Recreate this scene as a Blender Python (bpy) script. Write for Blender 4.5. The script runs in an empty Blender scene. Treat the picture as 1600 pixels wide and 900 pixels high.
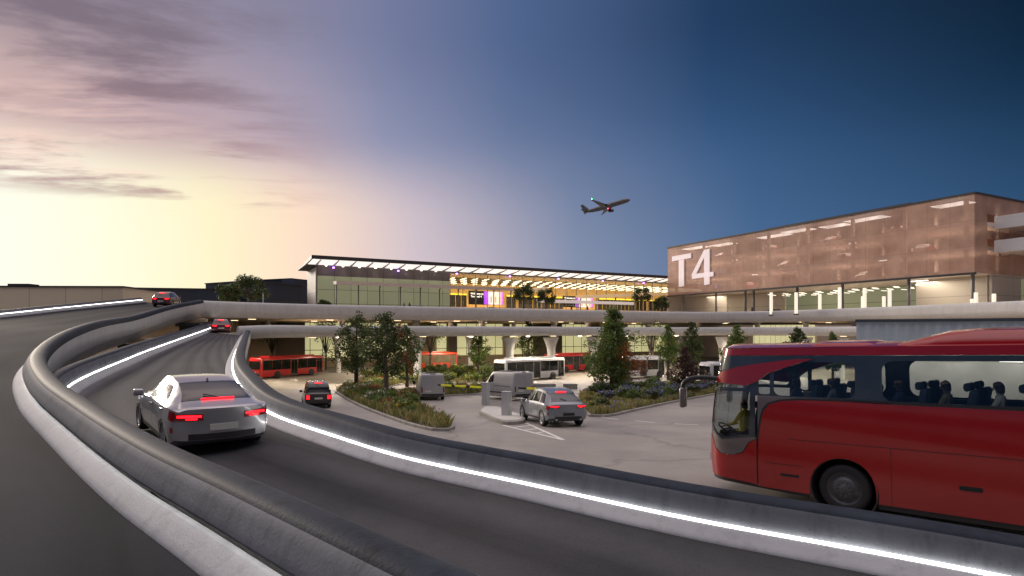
import bpy, bmesh, math, random
from mathutils import Vector, Matrix, noise
R = math.radians
random.seed(7)
S = bpy.context.scene
COL = S.collection

# ------------------------------------------------------------------ helpers
def lin(c):
    def f(v):
        v /= 255.0
        return v / 12.92 if v <= .04045 else ((v + .055) / 1.055) ** 2.4
    return (f(c[0]), f(c[1]), f(c[2]), 1)

class MB:
    """collects shapes into one mesh"""
    def __init__(s): s.bm = bmesh.new(); s.mi = 0
    def face(s, pts):
        f = s.bm.faces.new([s.bm.verts.new(p) for p in pts]); f.material_index = s.mi; return f
    def grid(s, rows, closed=False, smooth=True):
        vs = [[s.bm.verts.new(p) for p in r] for r in rows]
        n = len(vs[0])
        for a, b in zip(vs, vs[1:]):
            for j in range(n if closed else n - 1):
                k = (j + 1) % n
                try:
                    f = s.bm.faces.new((a[j], a[k], b[k], b[j])); f.material_index = s.mi; f.smooth = smooth
                except ValueError: pass
        return vs
    def cap(s, pts):
        try: return s.face(pts)
        except ValueError: pass
    def box(s, c, d, rz=0, bev=0, mat=None):
        M = Matrix.Translation(Vector(c)) @ Matrix.Rotation(rz, 4, 'Z')
        if mat is not None: M = mat @ M
        b = bmesh.new(); r = bmesh.ops.create_cube(b, size=1)
        for v in b.verts: v.co = Vector((v.co.x * d[0], v.co.y * d[1], v.co.z * d[2]))
        if bev: bmesh.ops.bevel(b, geom=list(b.edges), offset=bev, segments=2, affect='EDGES', profile=.5)
        s._add(b, M); return s
    def _add(s, b, M):
        idx = {}
        for v in b.verts: idx[v] = s.bm.verts.new(M @ v.co)
        for f in b.faces:
            nf = s.bm.faces.new([idx[v] for v in f.verts]); nf.material_index = s.mi; nf.smooth = f.smooth
        b.free()
    def tube(s, path, rad, n=8, caps=True, smooth=True):
        path = [Vector(p) for p in path]; rows = []
        for i, p in enumerate(path):
            t = (path[min(i + 1, len(path) - 1)] - path[max(i - 1, 0)]).normalized()
            up = Vector((0, 0, 1)) if abs(t.z) < .95 else Vector((1, 0, 0))
            a = t.cross(up).normalized(); b = a.cross(t)
            r = rad[i] if isinstance(rad, (list, tuple)) else rad
            rows.append([p + (a * math.cos(k * 2 * math.pi / n) + b * math.sin(k * 2 * math.pi / n)) * r for k in range(n)])
        vs = s.grid(rows, closed=True, smooth=smooth)
        if caps:
            for e in (vs[0], vs[-1]):
                try: s.bm.faces.new(e).material_index = s.mi
                except ValueError: pass
        return s
    def lathe(s, prof, n=24, M=Matrix()):
        """prof: (radius, axial) turned about local X axis"""
        rows = [[M @ Vector((a, r * math.cos(k * 2 * math.pi / n), r * math.sin(k * 2 * math.pi / n))) for k in range(n)] for r, a in prof]
        s.grid(rows, closed=True); return s
    def prism(s, poly, z0, z1, M=Matrix(), zf=None):
        n = len(poly)
        lo = [s.bm.verts.new(M @ Vector((p[0], p[1], z0 if zf is None else zf(p[0], p[1]) + z0))) for p in poly]
        hi = [s.bm.verts.new(M @ Vector((p[0], p[1], z1 if zf is None else zf(p[0], p[1]) + z1))) for p in poly]
        for i in range(n):
            f = s.bm.faces.new((lo[i], lo[(i + 1) % n], hi[(i + 1) % n], hi[i])); f.material_index = s.mi
        f = s.bm.faces.new(hi); f.material_index = s.mi
        f = s.bm.faces.new(lo[::-1]); f.material_index = s.mi
        return s
    def build(s, name, mat, parent=None, smooth=None, recalc=True):
        if recalc: bmesh.ops.recalc_face_normals(s.bm, faces=s.bm.faces)
        me = bpy.data.meshes.new(name); s.bm.to_mesh(me); s.bm.free()
        for m in (mat if isinstance(mat, (list, tuple)) else [mat]): me.materials.append(m)
        if smooth is not None:
            for p in me.polygons: p.use_smooth = smooth
        o = bpy.data.objects.new(name, me); COL.objects.link(o)
        if parent is not None: o.parent = parent
        return o

def autosmooth(o, ang=35):
    """sharp edges above the angle, smooth elsewhere"""
    b = bmesh.new(); b.from_mesh(o.data)
    bmesh.ops.remove_doubles(b, verts=b.verts, dist=.0005)
    for f in b.faces: f.smooth = True
    for e in b.edges:
        e.smooth = not (len(e.link_faces) == 2 and e.calc_face_angle(0) > R(ang))
    b.to_mesh(o.data); b.free(); return o

def tag(o, label=None, cat=None, group=None, kind=None):
    if label: o['label'] = label
    if cat: o['category'] = cat
    if group: o['group'] = group
    if kind: o['kind'] = kind
    return o
def thing(name, label, cat, loc=(0, 0, 0), rz=0, group=None, M=None):
    o = bpy.data.objects.new(name, None); COL.objects.link(o); o.empty_display_size = .2
    if M is not None: o.matrix_world = M
    else: o.location = loc; o.rotation_euler = (0, 0, rz)
    return tag(o, label, cat, group)
def copy_tree(o, parent=None):
    c = o.copy(); COL.objects.link(c); c.parent = parent
    for ch in list(o.children): copy_tree(ch, c)
    return c
def relabel(o, label, group=None):
    o['label'] = label
    if group: o['group'] = group
    return o

def crom(P, n=12, closed=False):
    """Catmull-Rom (centripetal) through points of any dimension"""
    P = [Vector(p) for p in P]; out = []
    Q = [P[0] * 2 - P[1]] + P + [P[-1] * 2 - P[-2]]
    for i in range(1, len(Q) - 2):
        p0, p1, p2, p3 = Q[i - 1:i + 3]
        t0 = 0; t1 = t0 + max((p1 - p0).length, 1e-6) ** .5; t2 = t1 + max((p2 - p1).length, 1e-6) ** .5; t3 = t2 + max((p3 - p2).length, 1e-6) ** .5
        for k in range(n):
            t = t1 + (t2 - t1) * k / n
            A1 = p0 * ((t1 - t) / (t1 - t0)) + p1 * ((t - t0) / (t1 - t0))
            A2 = p1 * ((t2 - t) / (t2 - t1)) + p2 * ((t - t1) / (t2 - t1))
            A3 = p2 * ((t3 - t) / (t3 - t2)) + p3 * ((t - t2) / (t3 - t2))
            B1 = A1 * ((t2 - t) / (t2 - t0)) + A2 * ((t - t0) / (t2 - t0))
            B2 = A2 * ((t3 - t) / (t3 - t1)) + A3 * ((t - t1) / (t3 - t1))
            out.append(B1 * ((t2 - t) / (t2 - t1)) + B2 * ((t - t1) / (t2 - t1)))
    out.append(P[-1].copy()); return out
def resample(pts, n):
    L = [0]
    for a, b in zip(pts, pts[1:]): L.append(L[-1] + (b - a).length)
    out = []; j = 0
    for i in range(n):
        d = L[-1] * i / (n - 1)
        while j < len(L) - 2 and L[j + 1] < d: j += 1
        t = (d - L[j]) / max(L[j + 1] - L[j], 1e-9); out.append(pts[j].lerp(pts[j + 1], min(max(t, 0), 1)))
    return out
def normals2d(path):
    out = []
    for i in range(len(path)):
        t = path[min(i + 1, len(path) - 1)] - path[max(i - 1, 0)]
        t.z = 0; t.normalize(); out.append(Vector((t.y, -t.x, 0)))   # right of the travel direction
    return out
def sweep(mb, path, prof, side=1, smooth=True):
    N = normals2d(path); rows = []
    for p, n in zip(path, N):
        rows.append([p + n * side * d + Vector((0, 0, z)) for d, z in prof])
    mb.grid(rows, smooth=smooth); return rows
def clamp(v, a=0., b=1.): return max(a, min(b, v))
def sstep(a, b, v):
    t = clamp((v - a) / (b - a)); return t * t * (3 - 2 * t)

# ------------------------------------------------------------------ materials
def nodes(name):
    m = bpy.data.materials.new(name); m.use_nodes = True
    nt = m.node_tree; return m, nt, nt.nodes, nt.links, nt.nodes['Principled BSDF']
def mat(name, col, rough=.5, metal=0, var=.12, scale=2., bump=0., bscale=30., emit=None, estr=0, coat=0, detail=5, spec=.5, coord='Object', stretch=None):
    m, nt, N, L, B = nodes(name)
    if len(col) == 3: col = (*col, 1)
    B.inputs['Roughness'].default_value = rough; B.inputs['Metallic'].default_value = metal
    B.inputs['Coat Weight'].default_value = coat; B.inputs['Coat Roughness'].default_value = .05
    B.inputs['Specular IOR Level'].default_value = spec
    tc = N.new('ShaderNodeTexCoord'); src = tc.outputs[coord]
    if stretch:
        mp = N.new('ShaderNodeMapping'); mp.inputs['Scale'].default_value = stretch; L.new(src, mp.inputs[0]); src = mp.outputs[0]
    if var:
        nz = N.new('ShaderNodeTexNoise'); nz.inputs['Scale'].default_value = scale; nz.inputs['Detail'].default_value = detail; nz.inputs['Roughness'].default_value = .65
        L.new(src, nz.inputs['Vector'])
        rp = N.new('ShaderNodeValToRGB'); e = rp.color_ramp.elements
        e[0].position = .3; e[1].position = .7
        e[0].color = tuple(c * (1 - var) for c in col[:3]) + (1,); e[1].color = tuple(min(1, c * (1 + var)) for c in col[:3]) + (1,)
        L.new(nz.outputs['Fac'], rp.inputs[0]); L.new(rp.outputs[0], B.inputs['Base Color'])
        mr = N.new('ShaderNodeMapRange'); mr.inputs['To Min'].default_value = max(.02, rough - .08); mr.inputs['To Max'].default_value = min(1, rough + .08)
        L.new(nz.outputs['Fac'], mr.inputs[0]); L.new(mr.outputs[0], B.inputs['Roughness'])
    else: B.inputs['Base Color'].default_value = col
    if bump:
        bz = N.new('ShaderNodeTexNoise'); bz.inputs['Scale'].default_value = bscale; bz.inputs['Detail'].default_value = 4
        L.new(src, bz.inputs['Vector'])
        bp = N.new('ShaderNodeBump'); bp.inputs['Strength'].default_value = bump; bp.inputs['Distance'].default_value = .02
        L.new(bz.outputs['Fac'], bp.inputs['Height']); L.new(bp.outputs[0], B.inputs['Normal'])
    if emit:
        B.inputs['Emission Color'].default_value = (*emit[:3], 1); B.inputs['Emission Strength'].default_value = estr
    return m
def glass(name, tint=(.55, .6, .62), refl=.12, rough=.02):
    m, nt, N, L, B = nodes(name); N.remove(B)
    out = N['Material Output']; tr = N.new('ShaderNodeBsdfTransparent'); tr.inputs[0].default_value = (*tint, 1)
    gl = N.new('ShaderNodeBsdfGlossy'); gl.inputs['Roughness'].default_value = rough; gl.inputs[0].default_value = (.9, .93, 1, 1)
    lw = N.new('ShaderNodeLayerWeight'); lw.inputs[0].default_value = refl
    nz = N.new('ShaderNodeTexNoise'); nz.inputs['Scale'].default_value = .8
    bp = N.new('ShaderNodeBump'); bp.inputs['Strength'].default_value = .03; L.new(nz.outputs[0], bp.inputs['Height']); L.new(bp.outputs[0], gl.inputs['Normal'])
    pw = N.new('ShaderNodeMath'); pw.operation = 'POWER'; pw.inputs[1].default_value = 3.5; lw.inputs[0].default_value = .5; L.new(lw.outputs['Facing'], pw.inputs[0])
    fr = N.new('ShaderNodeMath'); fr.operation = 'MULTIPLY_ADD'; fr.inputs[1].default_value = .55; fr.inputs[2].default_value = refl * .5; L.new(pw.outputs[0], fr.inputs[0])
    mx = N.new('ShaderNodeMixShader'); L.new(fr.outputs[0], mx.inputs[0]); L.new(tr.outputs[0], mx.inputs[1]); L.new(gl.outputs[0], mx.inputs[2])
    L.new(mx.outputs[0], out.inputs[0]); return m
def lamp_mat(name, col, s, vary=0):
    m, nt, N, L, B = nodes(name)
    B.inputs['Base Color'].default_value = (*(c * .6 for c in col), 1); B.inputs['Emission Color'].default_value = (*col, 1); B.inputs['Emission Strength'].default_value = s
    if vary:
        tc = N.new('ShaderNodeTexCoord'); nz = N.new('ShaderNodeTexNoise'); nz.inputs['Scale'].default_value = .9; L.new(tc.outputs['Object'], nz.inputs[0])
        mr = N.new('ShaderNodeMapRange'); mr.inputs['From Min'].default_value = .3; mr.inputs['From Max'].default_value = .7; mr.inputs['To Min'].default_value = s * (1 - vary); mr.inputs['To Max'].default_value = s * (1 + vary); L.new(nz.outputs[0], mr.inputs[0]); L.new(mr.outputs[0], B.inputs['Emission Strength'])
    return m

def leafmat(name, cols, rough=.55, back=.4):
    """each leaf gets its own tint"""
    m, nt, N, L, B = nodes(name)
    g = N.new('ShaderNodeNewGeometry'); rp = N.new('ShaderNodeValToRGB'); e = rp.color_ramp.elements
    while len(e) < len(cols): e.new(.5)
    for i, (p, c) in enumerate(cols): e[i].position = p; e[i].color = (*c, 1)
    L.new(g.outputs['Random Per Island'], rp.inputs[0])
    nz = N.new('ShaderNodeTexNoise'); nz.inputs['Scale'].default_value = .9
    tc = N.new('ShaderNodeTexCoord'); L.new(tc.outputs['Object'], nz.inputs['Vector'])
    hs = N.new('ShaderNodeHueSaturation'); mr = N.new('ShaderNodeMapRange'); mr.inputs['To Min'].default_value = .6; mr.inputs['To Max'].default_value = 2.0
    L.new(nz.outputs[0], mr.inputs[0]); L.new(mr.outputs[0], hs.inputs['Value']); L.new(rp.outputs[0], hs.inputs['Color'])
    L.new(hs.outputs[0], B.inputs['Base Color']); B.inputs['Roughness'].default_value = rough
    tl = N.new('ShaderNodeBsdfTranslucent'); L.new(hs.outputs[0], tl.inputs[0])
    mx = N.new('ShaderNodeMixShader'); mx.inputs[0].default_value = back
    L.new(B.outputs[0], mx.inputs[1]); L.new(tl.outputs[0], mx.inputs[2]); L.new(mx.outputs[0], N['Material Output'].inputs[0])
    return m

M = {}
def asphalt(name, base, patch, rough, spec=.4, crack=.72, lane=0):
    m, nt, N, L, B = nodes(name); B.inputs['Specular IOR Level'].default_value = spec
    tc = N.new('ShaderNodeTexCoord')
    a = N.new('ShaderNodeTexNoise'); a.inputs['Scale'].default_value = .12; a.inputs['Detail'].default_value = 8; a.inputs['Roughness'].default_value = .7
    L.new(tc.outputs['Object'], a.inputs[0])
    b = N.new('ShaderNodeTexNoise'); b.inputs['Scale'].default_value = 38; b.inputs['Detail'].default_value = 8; b.inputs['Roughness'].default_value = .8; L.new(tc.outputs['Object'], b.inputs[0])
    v = N.new('ShaderNodeTexVoronoi'); v.feature = 'DISTANCE_TO_EDGE'; v.inputs['Scale'].default_value = .09; v.inputs['Randomness'].default_value = 1
    w = N.new('ShaderNodeTexNoise'); w.inputs['Scale'].default_value = .5; w.inputs['Detail'].default_value = 6; L.new(tc.outputs['Object'], w.inputs[0])
    mv = N.new('ShaderNodeVectorMath'); mv.operation = 'MULTIPLY_ADD'; mv.inputs[1].default_value = (2.5, 2.5, 2.5); L.new(w.outputs['Color'], mv.inputs[0]); L.new(tc.outputs['Object'], mv.inputs[2])
    L.new(mv.outputs[0], v.inputs['Vector'])
    rp = N.new('ShaderNodeValToRGB'); e = rp.color_ramp.elements; e[0].position = .32; e[1].position = .68; e[0].color = (*base, 1); e[1].color = (*patch, 1)
    L.new(a.outputs['Fac'], rp.inputs[0])
    m1 = N.new('ShaderNodeMixRGB'); m1.blend_type = 'OVERLAY'; m1.inputs[0].default_value = .7; L.new(rp.outputs[0], m1.inputs[1]); L.new(b.outputs['Fac'], m1.inputs[2])
    ck = N.new('ShaderNodeMapRange'); ck.inputs['From Max'].default_value = .012; ck.inputs['To Min'].default_value = crack; L.new(v.outputs['Distance'], ck.inputs[0])
    m2 = N.new('ShaderNodeMixRGB'); m2.blend_type = 'MULTIPLY'; m2.inputs[0].default_value = 1; L.new(m1.outputs[0], m2.inputs[1]); L.new(ck.outputs[0], m2.inputs[2])
    if lane:      # wheel tracks polished along the lane, grit along the edge
        av = N.new('ShaderNodeAttribute'); av.attribute_name = 'across'; al = N.new('ShaderNodeAttribute'); al.attribute_name = 'along'
        def mth(op, x, y):
            n = N.new('ShaderNodeMath'); n.operation = op
            for i, q in enumerate((x, y)):
                if isinstance(q, (int, float)): n.inputs[i].default_value = q
                else: L.new(q, n.inputs[i])
            return n.outputs[0]
        wob = N.new('ShaderNodeCombineXYZ'); L.new(mth('MULTIPLY', al.outputs['Fac'], .12), wob.inputs[0]); L.new(mth('MULTIPLY', av.outputs['Fac'], 2.2), wob.inputs[1])
        nw = N.new('ShaderNodeTexNoise'); nw.inputs['Scale'].default_value = 1; nw.inputs['Detail'].default_value = 5; L.new(wob.outputs[0], nw.inputs[0])
        f = mth('SINE', mth('MULTIPLY', av.outputs['Fac'], 2 * math.pi / lane), 0); tr_ = mth('MULTIPLY', mth('POWER', mth('ABSOLUTE', f, 0), 2.2), nw.outputs['Fac'])
        fa = N.new('ShaderNodeMapRange'); fa.inputs['From Max'].default_value = .7; fa.inputs['To Min'].default_value = 1.25; fa.inputs['To Max'].default_value = .62; L.new(tr_, fa.inputs[0])
        ed_ = N.new('ShaderNodeMapRange'); ed_.inputs['From Max'].default_value = .5; ed_.inputs['To Min'].default_value = 1.7; ed_.inputs['To Max'].default_value = 1; L.new(av.outputs['Fac'], ed_.inputs[0])
        m3 = N.new('ShaderNodeMixRGB'); m3.blend_type = 'MULTIPLY'; m3.inputs[0].default_value = 1; L.new(m2.outputs[0], m3.inputs[1]); L.new(mth('MULTIPLY', fa.outputs[0], ed_.outputs[0]), m3.inputs[2]); m2 = m3
    L.new(m2.outputs[0], B.inputs['Base Color'])
    mr = N.new('ShaderNodeMapRange'); mr.inputs['To Min'].default_value = rough - .15; mr.inputs['To Max'].default_value = rough + .15; L.new(a.outputs['Fac'], mr.inputs[0]); L.new(mr.outputs[0], B.inputs['Roughness'])
    bp = N.new('ShaderNodeBump'); bp.inputs['Strength'].default_value = .25; bp.inputs['Distance'].default_value = .01; L.new(b.outputs['Fac'], bp.inputs['Height']); L.new(bp.outputs[0], B.inputs['Normal'])
    return m
def concrete(name, col, rough=.75, pit=.35, con=1.):
    m, nt, N, L, B = nodes(name)
    tc = N.new('ShaderNodeTexCoord')
    a = N.new('ShaderNodeTexNoise'); a.inputs['Scale'].default_value = .7; a.inputs['Detail'].default_value = 9; a.inputs['Roughness'].default_value = .72; L.new(tc.outputs['Object'], a.inputs[0])
    rp = N.new('ShaderNodeValToRGB'); e = rp.color_ramp.elements; e[0].position = .3; e[1].position = .72
    e[0].color = tuple(c * (1 - .26 * con) for c in col) + (1,); e[1].color = tuple(c * (1 + .15 * con) for c in col) + (1,); L.new(a.outputs['Fac'], rp.inputs[0])
    # bug holes of cast concrete
    v = N.new('ShaderNodeTexVoronoi'); v.inputs['Scale'].default_value = 7; L.new(tc.outputs['Object'], v.inputs['Vector'])
    hole = N.new('ShaderNodeMapRange'); hole.inputs['From Min'].default_value = .03; hole.inputs['From Max'].default_value = .09; L.new(v.outputs['Distance'], hole.inputs[0])
    # rain streaks running down, and broad grime
    mp = N.new('ShaderNodeMapping'); mp.inputs['Scale'].default_value = (2.6, 2.6, .22); L.new(tc.outputs['Object'], mp.inputs[0])
    st = N.new('ShaderNodeTexNoise'); st.inputs['Scale'].default_value = 1.6; st.inputs['Detail'].default_value = 6; st.inputs['Roughness'].default_value = .7; L.new(mp.outputs[0], st.inputs[0])
    sr = N.new('ShaderNodeMapRange'); sr.inputs['From Min'].default_value = .5; sr.inputs['From Max'].default_value = .72; sr.inputs['To Min'].default_value = 1; sr.inputs['To Max'].default_value = 1 - .42 * con; L.new(st.outputs['Fac'], sr.inputs[0])
    sx_ = N.new('ShaderNodeMixRGB'); sx_.blend_type = 'MULTIPLY'; sx_.inputs[0].default_value = 1; L.new(rp.outputs[0], sx_.inputs[1]); L.new(sr.outputs[0], sx_.inputs[2]); rp = sx_
    mx = N.new('ShaderNodeMixRGB'); mx.blend_type = 'MULTIPLY'; mx.inputs[0].default_value = pit; L.new(rp.outputs[0], mx.inputs[1]); L.new(hole.outputs[0], mx.inputs[2])
    L.new(mx.outputs[0], B.inputs['Base Color']); B.inputs['Roughness'].default_value = rough; B.inputs['Specular IOR Level'].default_value = .12
    b = N.new('ShaderNodeTexNoise'); b.inputs['Scale'].default_value = 26; b.inputs['Detail'].default_value = 5; L.new(tc.outputs['Object'], b.inputs[0])
    ad = N.new('ShaderNodeMath'); ad.operation = 'MULTIPLY_ADD'; ad.inputs[1].default_value = .6; L.new(hole.outputs[0], ad.inputs[0]); L.new(b.outputs['Fac'], ad.inputs[2])
    bp = N.new('ShaderNodeBump'); bp.inputs['Strength'].default_value = .32; bp.inputs['Distance'].default_value = .012; L.new(ad.outputs[0], bp.inputs['Height']); L.new(bp.outputs[0], B.inputs['Normal'])
    return m

M['carpark'] = asphalt('pale_asphalt', (.21, .195, .18), (.36, .335, .305), .66)
M['ramp'] = asphalt('ramp_asphalt', (.042, .043, .048), (.08, .08, .084), .82, spec=.1, crack=.95, lane=3.6)
M['uramp'] = asphalt('upper_ramp_asphalt', (.017, .019, .025), (.034, .036, .043), .9, spec=.04, crack=.97, lane=4.2)
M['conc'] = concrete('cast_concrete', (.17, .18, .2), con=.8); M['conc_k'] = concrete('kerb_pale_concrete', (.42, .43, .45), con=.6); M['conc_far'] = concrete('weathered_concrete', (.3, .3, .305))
M['conc_l'] = concrete('pale_concrete', (.56, .555, .55), con=.4, pit=.15); M['coping'] = concrete('shade_painted_concrete', (.026, .034, .05), .65, con=1.3)  # coping's dark blue paints in the dark sky its top reflects
M['kerbc'] = concrete('kerb_concrete', (.36, .34, .31), pit=.2)
M['led'] = lamp_mat('led_strip_white', (1, .97, .93), 9, .45); M['led_soft'] = lamp_mat('led_strip_soft', (1, .95, .9), 5)
M['soffit'] = mat('soffit_render', (.6, .52, .42), .8, var=.1)
M['white'] = mat('white_paint', (.75, .75, .75), .45, var=.05, scale=4)
M['mark'] = mat('road_paint', (.72, .71, .68), .6, var=.25, scale=9)
M['dark'] = mat('dark_trim', (.02, .02, .022), .45, var=.2)
M['black'] = mat('matt_black', (.008, .008, .009), .7, var=.1)
M['tyre'] = mat('tyre_rubber', (.014, .014, .015), .75, var=.25, scale=12)
M['rim'] = mat('alloy_rim', (.5, .5, .52), .28, 1, var=.08, scale=6)
M['steel'] = mat('brushed_steel', (.55, .55, .55), .45, .25, var=.12, scale=1.5, stretch=(6, 6, .6))
M['cglass'] = mat('dark_car_glass', (.012, .015, .018), .06, 0, var=.3, scale=3, spec=.8)
M['red_lamp'] = lamp_mat('tail_lamp_lit', (1, .006, .012), 5)
M['red_lens'] = mat('red_lens', (.3, .01, .012), .15, var=.1, coat=.6)
M['head_lamp'] = lamp_mat('head_lamp_lit', (1, .95, .85), 4)
M['lens'] = mat('clear_lens', (.5, .52, .55), .1, .3, var=.2, scale=8)
M['plate'] = mat('number_plate', (.6, .6, .56), .4, var=.06)
M['rim_dark'] = mat('dull_steel_rim', (.10, .10, .105), .5, .5, var=.3, scale=9)
M['green_lamp'] = lamp_mat('green_nav_lamp', (.1, 1, .35), 25)
M['red_nav'] = lamp_mat('red_nav_lamp', (1, .05, .1), 14)
# ------------------------------------------------------------------ camera, sky, sun
F, HZ = 950.0, 518.0
cam = bpy.data.cameras.new('camera'); camo = bpy.data.objects.new('camera', cam); COL.objects.link(camo)
camo.rotation_euler = (R(90), 0, 0); cam.sensor_width = 36; cam.lens = 36 * F / 1600; cam.shift_y = (HZ - 450) / 1600
cam.clip_end = 6000; cam.clip_start = .1
S.camera = camo
def gz(y):
    if y < 0: return -3.2
    if y < 76: return -3.2 - .043 * y
    t = min((y - 76) / 10, 1); return -3.2 - .043 * 76 - .043 * 10 * (t - t * t / 2) 
def P(u, v, y): return Vector(((u - 800) / F * y, y, (HZ - v) / F * y))
def G(u, v):
    a, b = 2., 400.
    for _ in range(50):
        m = (a + b) / 2
        if (HZ - v) / F * m > gz(m): a = m
        else: b = m
    return Vector(((u - 800) / F * a, a, gz(a)))

w = bpy.data.worlds.new('World'); S.world = w; w.use_nodes = True
N, L = w.node_tree.nodes, w.node_tree.links; N.clear()
def nmath(op, a, b=None, c=None):
    n = N.new('ShaderNodeMath'); n.operation = op
    for i, x in enumerate((a, b, c)):
        if x is None: continue
        if isinstance(x, (int, float)): n.inputs[i].default_value = x
        else: L.new(x, n.inputs[i])
    return n.outputs[0]
def nramp(fac, stops, interp='B_SPLINE'):
    r = N.new('ShaderNodeValToRGB'); r.color_ramp.interpolation = 'EASE' if interp == 'E' else 'LINEAR'
    e = r.color_ramp.elements
    while len(e) < len(stops): e.new(.5)
    for i, (p, c) in enumerate(stops): e[i].position = p; e[i].color = lin(c)
    L.new(fac, r.inputs[0]); return r.outputs[0]
def nmix(f, a, b, blend='MIX'):
    n = N.new('ShaderNodeMixRGB'); n.blend_type = blend
    if isinstance(f, (int, float)): n.inputs[0].default_value = f
    else: L.new(f, n.inputs[0])
    for i, x in ((1, a), (2, b)):
        if isinstance(x, tuple): n.inputs[i].default_value = x
        else: L.new(x, n.inputs[i])
    return n.outputs[0]
ZB = 3.5  # lifts the unseen overhead sky as added fill light
SUN_AZ, SUN_EL = R(-46), R(13)
tc = N.new('ShaderNodeTexCoord'); sx = N.new('ShaderNodeSeparateXYZ'); L.new(tc.outputs['Generated'], sx.inputs[0])
X, Y, Z = sx.outputs
hl = nmath('MAXIMUM', nmath('SQRT', nmath('ADD', nmath('MULTIPLY', X, X), nmath('MULTIPLY', Y, Y))), .0001)
cosd = nmath('DIVIDE', nmath('ADD', nmath('MULTIPLY', X, math.sin(SUN_AZ)), nmath('MULTIPLY', Y, math.cos(SUN_AZ))), hl)
dlt = nmath('DIVIDE', nmath('ARCCOSINE', nmath('MAXIMUM', nmath('MINIMUM', cosd, 1.), -1.)), math.pi)     # 0 at the glow, 1 opposite
el = nmath('DIVIDE', nmath('ARCTAN2', Z, hl), math.pi / 2)                                                  # 0 horizon, 1 zenith
d = lambda deg: deg / 180
eg = nmath('MULTIPLY', nmath('MAXIMUM', nmath('SUBTRACT', el, .06), 0.), .42)
low = nramp(nmath('SQRT', nmath('ADD', nmath('MULTIPLY', dlt, dlt), nmath('MULTIPLY', eg, eg))), [(0, (255, 255, 250)), (d(12), (255, 254, 228)), (d(20), (255, 244, 204)), (d(27), (253, 224, 200)), (d(37), (210, 194, 202)), (d(52), (132, 144, 172)), (d(68), (72, 106, 148)), (d(92), (40, 76, 114)), (d(115), (70, 90, 120)), (1, (140, 120, 120))])
mid = nramp(dlt, [(0, (244, 212, 196)), (d(8), (236, 204, 194)), (d(22), (204, 184, 196)), (d(34), (146, 150, 180)), (d(46), (104, 121, 158)), (d(64), (53, 87, 131)), (d(86), (8, 44, 74)), (d(110), (40, 60, 90)), (1, (112, 104, 112))])
hig = nramp(dlt, [(0, (128, 118, 132)), (d(10), (140, 132, 152)), (d(26), (134, 136, 168)), (d(46), (80, 101, 142)), (d(64), (32, 60, 96)), (d(86), (4, 27, 46)), (d(110), (20, 36, 58)), (1, (64, 64, 74))])  # last tones of these ramps, behind the view, are lifted as added fill
zen = nmix(1.0, nramp(dlt, [(0, (186, 166, 160)), (.5, (166, 160, 164)), (1, (168, 160, 160))]), (ZB, ZB, ZB, 1), 'MULTIPLY')
def sm(a, b):
    n = N.new('ShaderNodeMapRange'); n.interpolation_type = 'SMOOTHSTEP'; n.inputs['From Min'].default_value = a / 90; n.inputs['From Max'].default_value = b / 90; L.new(el, n.inputs[0]); return n.outputs[0]
def srange(x, a, b, c=0, e=1):
    n = N.new('ShaderNodeMapRange'); n.interpolation_type = 'SMOOTHSTEP'
    for k, val in zip(('From Min', 'From Max', 'To Min', 'To Max'), (a, b, c, e)): n.inputs[k].default_value = val
    L.new(x, n.inputs[0]); return n.outputs[0]
sky = nmix(nmix(srange(dlt, d(26), d(58)), sm(10, 18), sm(4, 21)), low, mid); sky = nmix(sm(14, 27), sky, hig); sky = nmix(sm(32, 58), sky, zen)
# clouds: noise on a flat cloud deck seen in perspective
inv = nmath('DIVIDE', 1.0, nmath('MAXIMUM', nmath('ADD', Z, .07), .03))
ca, sa_ = math.cos(R(-9)), math.sin(R(-9))
across = nmath('MULTIPLY', nmath('ADD', nmath('MULTIPLY', X, ca), nmath('MULTIPLY', Y, -sa_)), inv)
along = nmath('MULTIPLY', nmath('ADD', nmath('MULTIPLY', X, sa_), nmath('MULTIPLY', Y, ca)), inv)
cv = N.new('ShaderNodeCombineXYZ'); L.new(across, cv.inputs[0]); L.new(along, cv.inputs[1])
def cnoise(scale, detail, off, sx_=1., sy=1.2, dist=.3):
    mp = N.new('ShaderNodeMapping'); mp.inputs['Location'].default_value = off; mp.inputs['Scale'].default_value = (sx_, sy, 1); L.new(cv.outputs[0], mp.inputs[0])
    nz = N.new('ShaderNodeTexNoise'); nz.inputs['Scale'].default_value = scale; nz.inputs['Detail'].default_value = detail; nz.inputs['Roughness'].default_value = .6; nz.inputs['Distortion'].default_value = dist; L.new(mp.outputs[0], nz.inputs[0]); return nz.outputs['Fac']
near = srange(dlt, d(12), d(36), 1, 0)
# a broad mauve veil, broken into patches, with a ragged lower edge
veil = nmath('MULTIPLY', srange(cnoise(.6, 8, (3.1, .4, 0), .7, 1.3), .28, .58), nmath('MULTIPLY', near, sm(12, 17)))
sky = nmix(nmath('MULTIPLY', veil, .6), sky, nmix(sm(14, 26), lin((182, 152, 160)), lin((150, 138, 152))))
c1 = srange(cnoise(1.5, 9, (1.7, 5.4, 0), .62, 1.5, .25), .44, .60)
f1 = nmath('MULTIPLY', nmath('MULTIPLY', c1, srange(dlt, d(14), d(33), 1, 0)), nmath('MULTIPLY', sm(9.6, 11.6), srange(el, 24 / 90, 32 / 90, 1, .35)))
sky = nmix(nmath('MULTIPLY', f1, .85), sky, nmix(sm(12, 22), lin((168, 130, 136)), lin((122, 108, 122))))
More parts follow.
